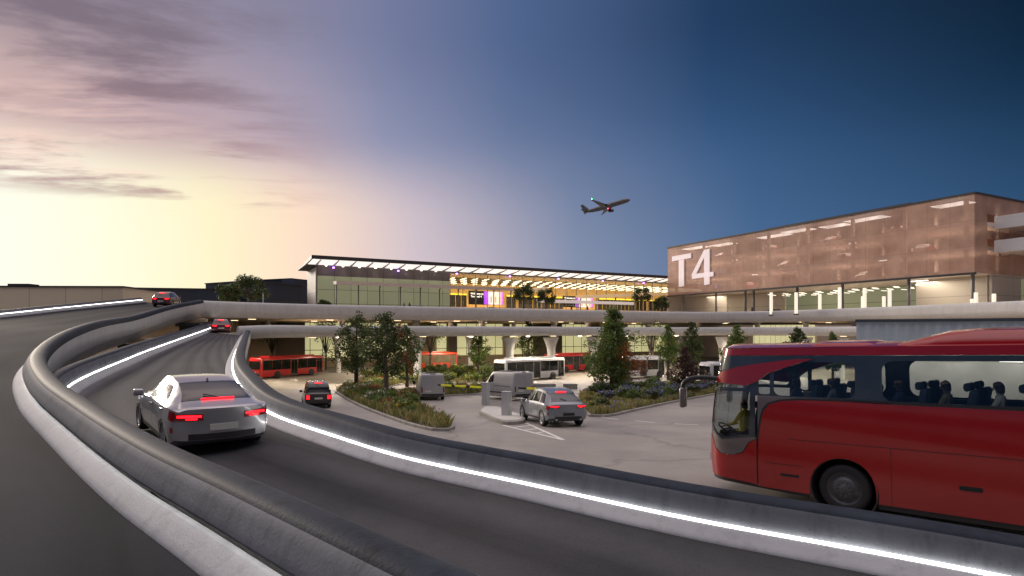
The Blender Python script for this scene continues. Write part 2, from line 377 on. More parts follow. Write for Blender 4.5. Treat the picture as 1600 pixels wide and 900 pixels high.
# lit undersides near the glow
c3 = srange(cnoise(1.5, 9, (1.7, 5.5, 0), .62, 1.5, .25), .42, .52)
f3 = nmath('MULTIPLY', nmath('MULTIPLY', c3, nmath('SUBTRACT', 1.0, c1)), nmath('MULTIPLY', nmath('MULTIPLY', sm(11, 13), srange(el, 14 / 90, 21 / 90, 1, 0)), srange(dlt, d(8), d(24), 1, 0)))
sky = nmix(nmath('MULTIPLY', f3, .55), sky, lin((255, 218, 204)))
c2 = srange(cnoise(.35, 6, (1.2, 7.7, 0)), .4, .75)
f2 = nmath('MULTIPLY', nmath('MULTIPLY', c2, srange(dlt, d(30), d(120), .3, .5)), nmath('MULTIPLY', sm(10, 20), srange(el, 30 / 90, 36 / 90, 1, 0)))
sky = nmix(f2, sky, nmix(.5, sky, lin((40, 52, 74))))
# the physical sky adds its own light on top of the dusk colours
ns = N.new('ShaderNodeTexSky'); ns.sky_type = 'NISHITA'; ns.sun_disc = False; ns.sun_elevation = R(1.5); ns.sun_rotation = SUN_AZ
bg = N.new('ShaderNodeBackground'); L.new(sky, bg.inputs[0]); bg.inputs[1].default_value = 1.0
bg2 = N.new('ShaderNodeBackground'); L.new(ns.outputs[0], bg2.inputs[0]); bg2.inputs[1].default_value = .004
ad = N.new('ShaderNodeAddShader'); L.new(bg.outputs[0], ad.inputs[0]); L.new(bg2.outputs[0], ad.inputs[1])
wo = N.new('ShaderNodeOutputWorld'); L.new(ad.outputs[0], wo.inputs[0])
sd = bpy.data.lights.new('sun', 'SUN'); so = bpy.data.objects.new('sun', sd); COL.objects.link(so)
sd.energy = 2.3; sd.angle = R(11); sd.color = (1, .86, .72)
so.rotation_euler = Vector((math.sin(SUN_AZ) * math.cos(SUN_EL), math.cos(SUN_AZ) * math.cos(SUN_EL), math.sin(SUN_EL))).to_track_quat('Z', 'Y').to_euler()
S.view_settings.view_transform = 'Standard'; S.view_settings.look = 'None'; S.view_settings.exposure = 0; S.view_settings.gamma = 1
S.view_settings.use_curve_mapping = False
S.render.engine = 'CYCLES'; S.cycles.use_denoising = True; S.cycles.max_bounces = 6; S.cycles.transparent_max_bounces = 16
S.cycles.diffuse_bounces = 3; S.cycles.glossy_bounces = 3; S.cycles.sample_clamp_indirect = 4; S.cycles.caustics_reflective = False; S.cycles.caustics_refractive = False

def area(name, loc, size, power, col=(1, .82, .6), rot=(0, 0, 0), parent=None):
    l = bpy.data.lights.new(name, 'AREA'); l.shape = 'RECTANGLE'; l.size, l.size_y = size; l.energy = power; l.color = col
    o = bpy.data.objects.new(name, l); COL.objects.link(o); o.location = loc; o.rotation_euler = rot
    if parent: o.parent = parent
    return o

# ------------------------------------------------------------------ ground
mb = MB(); xs = [-1500, -300, -120, -60, -30, 0, 30, 60, 120, 300, 1500]
ys = [-300, -20, 0, 38, 76] + [76 + k for k in range(1, 11)] + [120, 200, 400, 1500]
mb.grid([[Vector((x, y, gz(y))) for x in xs] for y in ys], smooth=False)
tag(mb.build('ground', M['carpark']), kind='structure')

# ------------------------------------------------------------------ ramps
B1c = [(9.5, -7, -2.75), (2.4, .6, -2.5), (-3.14, 6.05, -2.4), (-5.5, 8.29, -2.35), (-8.98, 11.8, -2.2), (-12.7, 15.6, -1.9), (-16.5, 20.2, -1.45), (-20, 26, -.82), (-23, 32.5, -.2), (-27.2, 42.5, .4), (-31, 54, 1.6), (-33.4, 64, 2.6)]
B1 = resample(crom(B1c), 170)
ULc = [(2.0, -13, -2.7), (-5.5, -6, -2.45), (-11.5, .6, -2.3), (-14.2, 4.5, -2.2), (-18.4, 8.6, -2), (-23.2, 13.5, -1.6), (-27.4, 19, -1.1), (-30.6, 25.5, -.4), (-33.4, 33, .3), (-37, 44, 1.0), (-39.6, 55, 2.0), (-39.8, 66, 3.2)]
UL = resample(crom(ULc), 170)
LEDz = .24
Rc = [(13.6, .2, -3.2), (9.2, 3.4, -2.98), (4.88, 6.27, -2.74), (2.15, 7.86, -2.64), (0, 9.34, -2.54), (-2.13, 10.8, -2.44), (-3.75, 12.3, -2.34), (-6.4, 15.2, -2.19), (-8.9, 19.3, -1.95), (-13.2, 28, -1.68), (-19.2, 42, -1.05), (-24.6, 55, -.4)]
RR = resample(crom(Rc), 170)
B1n = normals2d(B1)
def b1off(i, dd, dz=0): return B1[i] + B1n[i] * dd + Vector((0, 0, dz))
LLc = [(10.3, -6.2, -3.1), (3.0, 1.3, -2.98), (-2.5, 6.7, -2.72), (-4.9, 8.9, -2.62), (-7.9, 12.0, -2.48), (-10.9, 15.3, -2.3), (-14.3, 20.1, -2.05), (-17.9, 29, -1.5), (-22.4, 40, -1.05), (-29, 58, -.13), (-33, 68, .3)]
LL = resample(crom(LLc), 170)
def road(name, left, right, m):
    mb = MB(); K = 28; n_top = len(left) * (K + 1)
    mb.grid([[a.lerp(b, k / K) for k in range(K + 1)] for a, b in zip(left, right)])
    lo = [[a.lerp(b, t) - Vector((0, 0, .5)) for t in (0, 1)] for a, b in zip(left, right)]
    mb.grid(lo)
    for side in (0, 1):
        mb.grid([[((a, b)[side]), lo[i][side]] for i, (a, b) in enumerate(zip(left, right))])
    o = mb.build(name, m); at = o.data.attributes.new('across', 'FLOAT', 'POINT'); al = o.data.attributes.new('along', 'FLOAT', 'POINT')
    d_ = 0
    for i in range(len(left)):
        if i: d_ += ((left[i] + right[i]) / 2 - (left[i - 1] + right[i - 1]) / 2).length
        for k in range(K + 1): at.data[i * (K + 1) + k].value = (left[i] - right[i]).length * k / K; al.data[i * (K + 1) + k].value = d_
    return tag(o, kind='structure')
B1e = [p + n * .1 for p, n in zip(B1, B1n)]
road('upper_ramp_road', UL, B1e, M['uramp'])
road('lower_ramp_road', LL, [p + n * .1 for p, n in zip(RR, normals2d(RR))], M['ramp'])

KERB = [(0, -.12), (0, 0), (.02, .05), (.07, .1), (.17, .18), (.23, .225), (.25, .235)]
WALL = [(.315, .24), (.318, .30), (.338, .42), (.362, .55), (.378, .62), (.396, .665)]
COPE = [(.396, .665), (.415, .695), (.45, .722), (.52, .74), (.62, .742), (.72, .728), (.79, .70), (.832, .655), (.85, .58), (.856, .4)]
def parapet(name, label, path, side, fascia, ledtop=True, lip=False, hs=1., m=None, kv=1.):
    """kerb, LED strip and rounded wall swept along the road edge"""
    t = thing(name, label, 'parapet', path[0])
    inv = Matrix.Translation(-path[0])
    p = [inv @ q for q in path]
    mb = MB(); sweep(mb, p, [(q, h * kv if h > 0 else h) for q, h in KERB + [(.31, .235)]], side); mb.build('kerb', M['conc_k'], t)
    mb = MB()
    sc_ = lambda pr: [(q, .24 * kv + (h - .24) * hs) for q, h in pr]
    prof = sc_(WALL); cope = sc_(COPE)
    if lip: prof = [(.30, .35), (.235, .35), (.235, .38), (.27, .46), (.32, .57), (.36, .635), (.396, .665)]
    ca_ = sweep(mb, p, prof, side); fb = MB(); cb_ = sweep(fb, p, [cope[-1]] + fascia, side); fb.build('fascia', M['conc_l'], t)  # fascia takes paler concrete, painting in the light on that face
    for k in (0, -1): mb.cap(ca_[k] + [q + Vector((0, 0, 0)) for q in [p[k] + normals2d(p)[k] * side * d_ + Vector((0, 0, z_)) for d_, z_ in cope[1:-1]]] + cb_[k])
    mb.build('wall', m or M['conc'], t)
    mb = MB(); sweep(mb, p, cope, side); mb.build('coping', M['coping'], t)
    mb = MB()
    if ledtop: sweep(mb, p, [(q, h + .24 * (kv - 1)) for q, h in ((.266, .2375), (.269, .258), (.317, .262))], side)
    else: sweep(mb, p, [(.262, .346), (.30, .346), (.30, .335), (.262, .335)], side)
    o = mb.build('led_strip', M['led'] if ledtop else M['led_soft'], t)
    # joints of the cast sections
    return t
FAS = [(.86, .05), (.86, -.42), (.80, -.50), (.40, -1.12), (.30, -1.16), (-.4, -1.18)]
parapet('concrete_parapet', 'tall curved concrete parapet with pale kerb sweeping from the foreground up the left ramp', B1, 1, FAS, ledtop=False, lip=True)
parapet('concrete_parapet', 'low concrete parapet with a bright white light strip, between the silver coupe and red coach', RR, 1, [(.86, .0), (.86, -.5), (.78, -.58), (.5, -1.05), (.4, -1.1), (-.3, -1.12)], hs=.76, kv=.62)
i0 = next(i for i, q in enumerate(LL) if q.y > 18.3)
parapet('concrete_parapet', 'straight concrete parapet with light strip along the lower ramp, below the curved ramp', LL[i0:], -1, [(.86, -.7), (.8, -.8), (0, -.8)])
parapet('concrete_parapet', 'concrete parapet with light strip edging the upper ramp, before the beige hangar', UL, -1, [(.86, -1.0), (.8, -1.2), (0, -1.25)], hs=.5)
# ------------------------------------------------------------------ decks
E1 = Vector((.876, .482, 0)); E2 = Vector((-.482, .876, 0)); TO = Vector((-35.6, 108, 0))
def T(a, b, z=0): return TO + E1 * a + E2 * b + Vector((0, 0, z))
TM = Matrix.Translation(TO) @ Matrix.Rotation(math.atan2(E1.y, E1.x), 4, 'Z')
K1 = Vector((.89, .455, 0)); K2 = Vector((-.455, .89, 0)); KO = Vector((62.4, 82, 0))
KM = Matrix.Translation(KO) @ Matrix.Rotation(math.atan2(K1.y, K1.x), 4, 'Z')
def a_at_u(u, b):
    k = (u - 800) / F; p = TO + E2 * b
    return (k * p.y - p.x) / (E1.x - k * E1.y)
UDc = [(-34.0, 66.6, 2.62), (-32.4, 68.3, 2.6), (-23.6, 74.6, 2.55), (-8.7, 82.5, 2.55), (9.7, 92, 2.52), (25.5, 100, 2.5), (36, 100.5, 2.5), (43.5, 94, 2.52), (49, 84.7, 2.55), (52.2, 75.5, 2.55), (55.2, 65, 2.55), (58.5, 52, 2.5)]
UD = resample(crom(UDc), 120)
LDc = [(-25.6, 56.5, -.28), (-24.0, 58.2, -.16), (-20.6, 66, -.12), (-8, 76, -.1), (9, 86, -.1), (23.5, 93.4, -.1), (33, 93.5, -.1), (40, 88, -.1), (45.5, 79, -.1), (49, 70, -.1), (53, 58, -.1)]
LD = resample(crom(LDc), 120)
WALLF = [(0, -.1), (0, .2), (.05, .45), (.12, .62), (.22, .72), (.36, .76), (.5, .74), (.62, .66), (.7, .52), (.74, .3)]
def deck(name, label, path, fascia, backpts, thick, colz, cols, mwall, msoff):
    t = thing(name, label, 'viaduct', path[0]); o0 = path[0]
    p = [q - o0 for q in path]
    mb = MB(); rows = sweep(mb, p, WALLF + fascia, 1)
    for r in (rows[0], rows[-1]): mb.cap(r)
    mb.build('parapet', mwall, t)
    mb = MB(); poly = [(q.x, q.y) for q in p] + [(b[0] - o0.x, b[1] - o0.y) for b in backpts]
    zt = sum(q.z for q in p) / len(p)
    mb.prism(poly, zt - thick, zt - .02); mb.build('slab', msoff, t)
    for (x, y, r, z0, z1, fl) in cols:
        mb = MB(); h = z1 - z0
        prof = [(r, 0), (r * .96, h * .3), (r, h * .6), (r * 1.15, h * .74), (r * 1.6, h * .86), (r * 2.0, h * .955), (r * 2.3, h)] if fl else [(r, 0), (r, h)]
        n = 16; mb.grid([[Vector((x - o0.x + rr * math.cos(k * 2 * math.pi / n), y - o0.y + rr * math.sin(k * 2 * math.pi / n), z0 - o0.z + zz)) for k in range(n)] for rr, zz in prof], closed=True)
        mb.build('column', M['conc_l'], t)
    return t, o0
def toward(p, dd):   # a point dd metres behind the parapet
    return p
def cols_at(us, path, dd, r, z0, z1, fl=True):
    out = []; n = normals2d(path)
    for u in us:
        best = min(range(len(path)), key=lambda i: abs((path[i] - n[i] * dd).x / max((path[i] - n[i] * dd).y, 1) * F + 800 - u))
        q = path[best] - n[best] * dd
        out.append((q.x, q.y, r, gz(q.y) if z0 is None else z0, z1, fl))
    return out
back_up = [(120, 60), (110, 110), (60, 150)] + [tuple(T(100, 14)[:2]), tuple(T(-6, 14)[:2])] + [(-60, 100), (-48, 80), (-42, 68), (-41.5, 65.5), (-34.8, 64.2)]
back_lo = [(90, 62), (80, 100), (52, 128)] + [tuple(T(62, 3)[:2]), tuple(T(-2, -4)[:2]), (-48, 90), (-38, 72), (-33.8, 67.5), (-32.5, 62)]
upv, upo = deck('road_viaduct', 'upper concrete road viaduct with pale rounded parapet before the glazed terminal', UD, [(.74, -.3), (.7, -.45), (.2, -1.0), (-.5, -1.05)], back_up, .95, 0,
    cols_at([535, 655, 752, 868, 922, 1010, 1090, 1180, 1260, 1335], UD, 4.5, .42, .0, 1.75, True) + cols_at([338, 420, 600, 700, 800, 960], UD, 14, .38, 0, 1.75, False), M['conc_l'], M['soffit'])
lov, loo = deck('road_viaduct', 'lower concrete road viaduct running over the bus bays, beneath the upper one', LD, [(.74, .05), (.68, -.1), (.2, -.45), (-.4, -.5)], back_lo, .5, 0,
    cols_at([657, 797, 864, 925, 1130, 1260, 1310], LD, 2.6, .52, None, -.85, True) + cols_at([530, 735, 870, 1010, 1075], LD, 30, .45, None, -.85, True), M['conc_l'], M['soffit'])
# the ramp's slip of road joining the upper deck
# lit lines under the decks
M['warm'] = lamp_mat('warm_strip', (1, .78, .48), 3)
M['warm_hi'] = lamp_mat('warm_white_strip', (1, .86, .64), 6)
def soffit_lamps(path, o0, par, zz, dists, step, pw, skip=0):
    n = normals2d(path); k = 0
    for dd in dists:
        for i in range(6, len(path) - 4, step):
            q = path[i] - n[i] * dd
            t = (path[i + 1] - path[i - 1]); rz = math.atan2(t.y, t.x)
            mb = MB(); mb.box((q.x - o0.x, q.y - o0.y, zz - o0.z), (.9, .12, .05), rz); mb.build('soffit_lamp', M['warm'], par)
            k += 1
            if k % 2 == 0: area('soffit_light', (q.x, q.y, zz - .12), (3, 1), pw)
soffit_lamps(LD, loo, lov, -.68, (5, 15, 25), 7, 700)
nL = normals2d(LD)
for i in range(14, 100, 9):  # lamps added under the deck edge to brighten the bus bays
    q = LD[i] + nL[i] * -.9; t_ = LD[i + 1] - LD[i - 1]; rz = math.atan2(t_.y, t_.x)
    mb = MB(); mb.box((q.x - loo.x, q.y - loo.y, -.66 - loo.z), (.5, .22, .12), rz, bev=.02); mb.build('fill_lamp', M['warm_hi'], lov)
    area('bay_fill_light', (q.x, q.y - .1, -.75), (1.2, .4), 850, (1, .84, .66), (R(-38), 0, rz))
soffit_lamps(UD, upo, upv, 1.53, (6, 16), 8, 600)

for x, y, r_, z0, z1, fl in cols_at([657, 797, 864, 925], LD, 2.6, .52, None, -.85, True):
    mb = MB(); mb.box((x - loo.x + .1, y - 1.1 - loo.y, z0 + .12 - loo.z), (.3, .2, .16), bev=.03); mb.build('uplight', M['dark'], lov)
    sp = bpy.data.lights.new('column_uplight', 'SPOT'); sp.energy = 260 if x > -2 and x < 2 else 120; sp.spot_size = R(80); sp.spot_blend = .8; sp.color = (1, .92, .85)
    so_ = bpy.data.objects.new('column_uplight', sp); COL.objects.link(so_); so_.location = (x + .1, y - 1.15, z0 + .25); so_.rotation_euler = (R(180 - 14), 0, 0)
# ------------------------------------------------------------------ terminal
def panelmat(name, col, seam, sx, sz, rough=.35, metal=0., ox=0., oz=0., emit=0, wid=.035, vary=.1, seamcol=None):
    """panels with dark seams laid out along the mesh's own x and z"""
    m, nt, N, L, B = nodes(name)
    tc = N.new('ShaderNodeTexCoord'); s = N.new('ShaderNodeSeparateXYZ'); L.new(tc.outputs['Object'], s.inputs[0])
    def mth(op, a, b):
        n = N.new('ShaderNodeMath'); n.operation = op
        for i, x in enumerate((a, b)):
            if isinstance(x, (int, float)): n.inputs[i].default_value = x
            else: L.new(x, n.inputs[i])
        return n.outputs[0]
    u = mth('DIVIDE', mth('SUBTRACT', s.outputs[0], ox), sx); v = mth('DIVIDE', mth('SUBTRACT', s.outputs[2], oz), sz)
    def edge(t, size):
        f = mth('FRACT', t, 0); a = mth('ABSOLUTE', mth('SUBTRACT', f, .5), 0); return mth('GREATER_THAN', a, .5 - wid / size)
    e = mth('MAXIMUM', edge(u, sx), edge(v, sz))
    cx = N.new('ShaderNodeCombineXYZ'); L.new(mth('FLOOR', u, 0), cx.inputs[0]); L.new(mth('FLOOR', v, 0), cx.inputs[1])
    wn = N.new('ShaderNodeTexWhiteNoise'); L.new(cx.outputs[0], wn.inputs['Vector'])
    rp = N.new('ShaderNodeValToRGB'); el_ = rp.color_ramp.elements
    el_[0].color = tuple(c * (1 - vary) for c in col) + (1,); el_[1].color = tuple(c * (1 + vary) for c in col) + (1,); L.new(wn.outputs['Value'], rp.inputs[0])
    mx = N.new('ShaderNodeMixRGB'); L.new(e, mx.inputs[0]); L.new(rp.outputs[0], mx.inputs[1]); mx.inputs[2].default_value = (*(seamcol or (.02, .02, .02)), 1)
    L.new(mx.outputs[0], B.inputs['Base Color']); B.inputs['Roughness'].default_value = rough; B.inputs['Metallic'].default_value = metal
    if emit:
        L.new(mx.outputs[0], B.inputs['Emission Color']); B.inputs['Emission Strength'].default_value = emit
    return m
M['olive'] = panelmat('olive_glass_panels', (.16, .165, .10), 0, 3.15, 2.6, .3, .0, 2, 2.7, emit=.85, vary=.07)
M['olive_top'] = panelmat('grey_band_panels', (.11, .09, .09), 0, 3.15, 20, .35, 0, 2, 0, vary=.05)
M['cladw'] = panelmat('ribbed_white_cladding', (.42, .38, .35), 0, 1.1, 40, .5, vary=.05)
M['roofdark'] = mat('roof_metal', (.045, .042, .045), .5, .3, var=.1)
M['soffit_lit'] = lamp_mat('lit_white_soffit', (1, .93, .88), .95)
M['fin'] = mat('roof_fin', (.16, .15, .15), .5, var=.05)
M['purple'] = lamp_mat('violet_spot', (.45, .15, 1), 10)
M['gold'] = mat('gold_wall', (.55, .33, .10), .5, var=.15, scale=.4, emit=(.9, .5, .14), estr=.42)  # wall's own glow stands in for hall light falling on it
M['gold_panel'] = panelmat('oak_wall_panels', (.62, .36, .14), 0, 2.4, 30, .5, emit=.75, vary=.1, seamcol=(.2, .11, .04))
M['louver'] = lamp_mat('ceiling_light_blade', (1, .88, .62), 2.6)
M['ceil'] = mat('hall_ceiling', (.5, .4, .25), .7, var=.05)
M['hallfloor'] = mat('hall_floor', (.4, .36, .3), .25, var=.1)
M['hglass'] = glass('clear_glazing', (.93, .93, .9), .06)
M['yellow_glow'] = panelmat('lit_shopfront_blind', (.72, .68, .36), 0, 2.2, 2.9, .5, oz=-.45, emit=.62, vary=.08, seamcol=(.03, .03, .02), wid=.06)
M['tan'] = panelmat('tan_wall_panels', (.5, .40, .28), 0, 6, 40, .7, vary=.05, seamcol=(.3, .24, .17))
M['brown'] = mat('brown_cladding', (.16, .12, .09), .6, var=.1)
M['navy'] = panelmat('navy_cladding', (.022, .034, .06), 0, 7, 3.4, .5, vary=.12, seamcol=(.014, .02, .035))
M['beige'] = panelmat('beige_hangar_cladding', (.66, .57, .42), 0, 5, 40, .6, vary=.03, seamcol=(.28, .23, .17))

HX = a_at_u(703, 5.2)
term = thing('terminal_building', 'long glass terminal with a lit overhanging roof and an open golden hall', 'terminal', M=TM)
TL = 112.0
def tb(name, m, boxes, parent=term, bev=0):
    mb = MB()
    for c, dd in boxes: mb.box(c, dd, bev=bev)
    return mb.build(name, m, parent)
# roof: a wing that tilts up to the front edge
mb = MB(); mb.prism([(0, 13.0), (0, 13.62), (14.4, 12.25), (14.4, 12.05), (5.5, 12.5)], 0, TL, Matrix(((0, 0, 1, 0), (1, 0, 0, 0), (0, 1, 0, 0), (0, 0, 0, 1))))
roof = mb.build('roof', M['roofdark'], term)
mb = MB(); mb.box(((HX + TL) / 2, 29.5, 12.2), (TL - HX, 30.4, .3)); mb.build('hall_roof', M['roofdark'], term)
mb = MB(); mb.face([(.25, .25, 12.945), (TL, .25, 12.945), (TL, 5.25, 12.49), (.25, 5.25, 12.49)]); mb.build('soffit', M['soffit_lit'], roof)
mb = MB()
for i in range(14): mb.box((1.0, 5.8 + i * .6, 12.42 - i * .028), (1.75, .16, .08))
mb.build('soffit_louver', M['fin'], roof)
for i in range(36):
    x = 1.7 + i * 3.15
    mb = MB(); mb.prism([(.3, 12.94), (5.1, 12.5), (5.1, 12.1), (.3, 12.82)], x - .07, x + .07, Matrix(((0, 0, 1, 0), (1, 0, 0, 0), (0, 1, 0, 0), (0, 0, 0, 1)))); mb.build('roof_fin', M['fin'], roof)
    if i % 4 == 1:
        mb = MB(); mb.box((x, 4.6, 12.02), (.34, .3, .22), bev=.05); mb.build('violet_lamp', M['purple'], roof)
# opaque wing
HX = a_at_u(703, 5.2)
tb('rear_wall', M['cladw'], [(((2 + HX) / 2, 14, 7.3), (HX - 2, .3, 9.4))])
tb('panel_wall', M['olive'], [(((2 + HX) / 2, 5.5, 6.5), (HX - 2, .4, 7.9))])
tb('panel_band', M['olive_top'], [(((2 + HX) / 2, 5.52, 11.46), (HX - 2, .4, 2.0))])
for i in range(9):
    x = 3.6 + i * 3.15
    if x > HX: break
    mb = MB(); mb.box((x, 5.16, 12.38), (.3, .2, .12)); mb.build('downlight', M['warm_hi'], term)
    sp = bpy.data.lights.new('wall_downlight', 'SPOT'); sp.energy = 90; sp.spot_size = R(75); sp.spot_blend = .9; sp.color = (1, .84, .8)
    so_ = bpy.data.objects.new('wall_downlight', sp); COL.objects.link(so_); so_.location = T(x, 4.7, 12.35); so_.rotation_euler = (R(14), 0, math.atan2(E1.y, E1.x))
# side wall (its panels run along the depth)
mb = MB(); mb.box((0, 0, 0), (8.3, .4, 9.5)); sw = mb.build('side_wall', M['cladw'], term); sw.location = (1.99, 9.85, 7.3); sw.rotation_euler = (0, 0, R(90))
# hall: floor, ceiling, back wall, end walls, glazing
hl_ = TL - HX
tb('hall_floor', M['hallfloor'], [((HX + hl_ / 2, 20, 2.72), (hl_, 29, .1))])
tb('hall_ceiling', M['ceil'], [((HX + hl_ / 2, 20, 12.2), (hl_, 29, .15))])
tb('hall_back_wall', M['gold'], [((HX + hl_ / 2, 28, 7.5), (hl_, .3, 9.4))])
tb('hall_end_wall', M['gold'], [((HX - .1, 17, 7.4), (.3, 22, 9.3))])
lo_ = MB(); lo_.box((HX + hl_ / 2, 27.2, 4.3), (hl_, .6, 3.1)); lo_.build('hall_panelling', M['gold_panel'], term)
for r in range(7):
    for i in range(30):
        x = HX + 1.6 + i * 2.7 + (r % 2) * .9
        if x > TL - 2: continue
        if r % 3 == 2 and i % 4 == 0: continue
        mb = MB(); mb.box((x, 7.6 + r * 2.9, 11.35 + .06 * r), (.13, 2.3, .16)); 
        if (r * 30 + i) < 1000: globals().setdefault('_lou', []).append(mb)
allb = MB()
for b in _lou:
    allb._add(b.bm, Matrix())
lv = allb.build('ceiling_blades', M['louver'], term); lv['kind'] = 'stuff'
# dark upper windows with yellow transom, at the back of the hall
for (u0, u1) in ((703, 729), (792, 806), (811, 880), (935, 1010), (1015, 1042)):
    x0, x1 = a_at_u(u0, 26.6), a_at_u(u1, 26.6)
    wv = tb('hall_window', M['black'], [(((x0 + x1) / 2, 26.75, 7.6), (x1 - x0, .25, 2.9))])
    tb('transom_light', lamp_mat('yellow_transom', (1, .68, .05), 1.6), [(((x0 + x1) / 2, 26.6, 9.25), (x1 - x0, .2, .35))], wv)
    mb = MB(); k = max(2, int((x1 - x0) / 1.3))
    for i in range(1, k): mb.box((x0 + (x1 - x0) * i / k, 26.58, 7.6), (.12, .1, 2.9))
    mb.build('mullion', mat('gold_mullion', (.45, .28, .05), .4, .6, emit=(.6, .35, .03), estr=.4), wv)
mb = MB()
for i in range(31):
    x = HX + .2 + i * 2.9
    if x < TL: mb.box((x, 5.5, 7.45), (.07, .16, 9.3))
mb.box((HX + hl_ / 2, 5.5, 5.2), (hl_, .1, .07)); mb.build('glazing_frame', M['fin'], term)
tb('glazing', M['hglass'], [((HX + hl_ / 2, 5.6, 7.45), (hl_, .03, 9.3))])
for x in (HX + 10, HX + 28, HX + 46, HX + 62):
    l = area('hall_light', T(x, 15, 11), (14, 6), 4200, (1, .72, .36)); l.rotation_euler = (0, 0, math.atan2(E1.y, E1.x))
# ground storey under the decks
gs = [(356, 433, 'tan', 0), (433, 477, 'brown', -.8), (477, 552, 'yellow_glow', .4), (552, 562, 'tan', 0), (562, 640, 'yellow_glow', .4), (640, 684, 'tan', 0), (684, 702, 'yellow_glow', .3), (702, 716, 'brown', -.5), (716, 790, 'yellow_glow', .4), (790, 800, 'tan', 0), (800, 838, 'yellow_glow', .5), (838, 882, 'brown', -.1), (882, 925, 'yellow_glow', .4), (925, 985, 'tan', 0), (985, 1045, 'yellow_glow', .4), (1045, 1180, 'tan', -.3), (1180, 1280, 'yellow_glow', .4), (1280, 1420, 'tan', -.2)]
pend = []
for u0, u1, k, off in gs:
    x0, x1 = a_at_u(u0, 0), a_at_u(u1, 0)
    nm = {'tan': 'ground_wall', 'brown': 'ground_wall', 'yellow_glow': 'shopfront'}[k]
    tb(nm, M[k], [(((x0 + x1) / 2, 1 + off + .5, -2.2), (x1 - x0 - .01, 1., 9.0))])
    if k == 'yellow_glow' and x1 - x0 > 5:
        tb('stall_riser', M['tan'], [(((x0 + x1) / 2, .92, -5.75), (x1 - x0, .3, 1.9))])
tb('forecourt_paving', M['kerbc'], [((40, -5.5, -6.57), (150, 12, .22))])
x0 = a_at_u(505, -11.6); x1 = a_at_u(560, -11.6)

# screens hanging in the hall
M['screen_dark'] = mat('screen_black', (.006, .006, .008), .3, var=.05)
def screen_mat(name):
    m, nt, N, L, B = nodes(name); tc = N.new('ShaderNodeTexCoord')
    s = N.new('ShaderNodeSeparateXYZ'); L.new(tc.outputs['Generated'], s.inputs[0])
    r = N.new('ShaderNodeValToRGB'); e = r.color_ramp.elements
    st = [(0, (.35, .05, .85)), (.16, (.55, .08, .9)), (.24, (1, .62, .85)), (.5, (1, .9, .7)), (.8, (1, .75, .65)), (1, (.75, .1, .8))]
    while len(e) < len(st): e.new(.5)
    for i, (p, c) in enumerate(st): e[i].position = p; e[i].color = (*c, 1)
    nz = N.new('ShaderNodeTexNoise'); nz.inputs['Scale'].default_value = 3.2; L.new(tc.outputs['Generated'], nz.inputs[0])
    ad = N.new('ShaderNodeMath'); ad.operation = 'MULTIPLY_ADD'; ad.inputs[1].default_value = .12; L.new(nz.outputs[0], ad.inputs[0]); L.new(s.outputs[0], ad.inputs[2]); sb = N.new('ShaderNodeMath'); sb.operation = 'SUBTRACT'; sb.inputs[1].default_value = .06; L.new(ad.outputs[0], sb.inputs[0])
    L.new(sb.outputs[0], r.inputs[0]); L.new(r.outputs[0], B.inputs['Emission Color']); B.inputs['Emission Strength'].default_value = 1.5; B.inputs['Base Color'].default_value = (.02, .02, .02, 1); return m
SCR = screen_mat('advert_screen')
M['fig'] = lamp_mat('screen_figures', (.95, .35, .12), 1.2); M['txt'] = lamp_mat('screen_text', (1, 1, 1), 1.6)
def text_mesh(body, size, M4, m, name, parent, ext=.02, off=0, ls=1.0):
    c = bpy.data.curves.new(name, 'FONT'); c.body = body; c.size = size; c.extrude = ext; c.offset = off; c.space_line = ls
    o = bpy.data.objects.new(name, c); COL.objects.link(o)
    dg = bpy.context.evaluated_depsgraph_get(); me = bpy.data.meshes.new_from_object(o.evaluated_get(dg)); bpy.data.objects.remove(o)
    me.transform(M4); me.materials.clear(); me.materials.append(m)
    o = bpy.data.objects.new(name, me); COL.objects.link(o)
    if parent is not None: o.parent = parent
    return o
RX = Matrix.Rotation(R(90), 4, 'X')
for (u0, um, u1, zc, bq, h, lb) in ((733, 756, 786, 7.75, 14, 3.0, 'wide black and magenta screen reading Welcome to Terminal 4, on the left inside the hall'), (880, 899, 926, 7.5, 15, 2.7, 'smaller black and magenta welcome screen further right, behind the bright canopy')):
    x0, xm, x1 = (a_at_u(q, bq) for q in (u0, um, u1))
    t = thing('advert_screen', lb, 'screen', T(x0, bq, zc), math.atan2(E1.y, E1.x), 'advert screens in the terminal hall')
    tb('screen_cabinet', M['dark'], [(((x1 - x0) / 2, .16, 0), (x1 - x0 + .16, .24, h + .16))], t)
    tb('message_panel', M['screen_dark'], [(((xm - x0) / 2, 0, 0), (xm - x0, .06, h))], t)
    tb('picture_panel', SCR, [(((xm + x1) / 2 - x0, 0, 0), (x1 - xm, .06, h))], t)
    s = (xm - x0) / 5.6
    text_mesh('Welcome to\nTerminal 4', .95 * s, Matrix.Translation((.55 * s, -.05, .7)) @ RX, M['txt'], 'lettering', t)
    mb = MB(); wd = x1 - xm
    for i in range(3):
        cx = xm - x0 + wd * (.38 + .22 * i); mb.box((cx, -.05, -.35), (wd * .07, .02, h * .45), bev=.004); mb.tube([(cx, -.05, h * .02), (cx, -.05, h * .12)], .16, 8)
    mb.build('picture_figures', M['fig'], t)
    for q in (.15, .85):
        mb = MB(); mb.tube([((x1 - x0) * q, .16, h / 2), ((x1 - x0) * q, .16, 12.1 - zc)], .05, 6); mb.build('hanger', M['fin'], t)

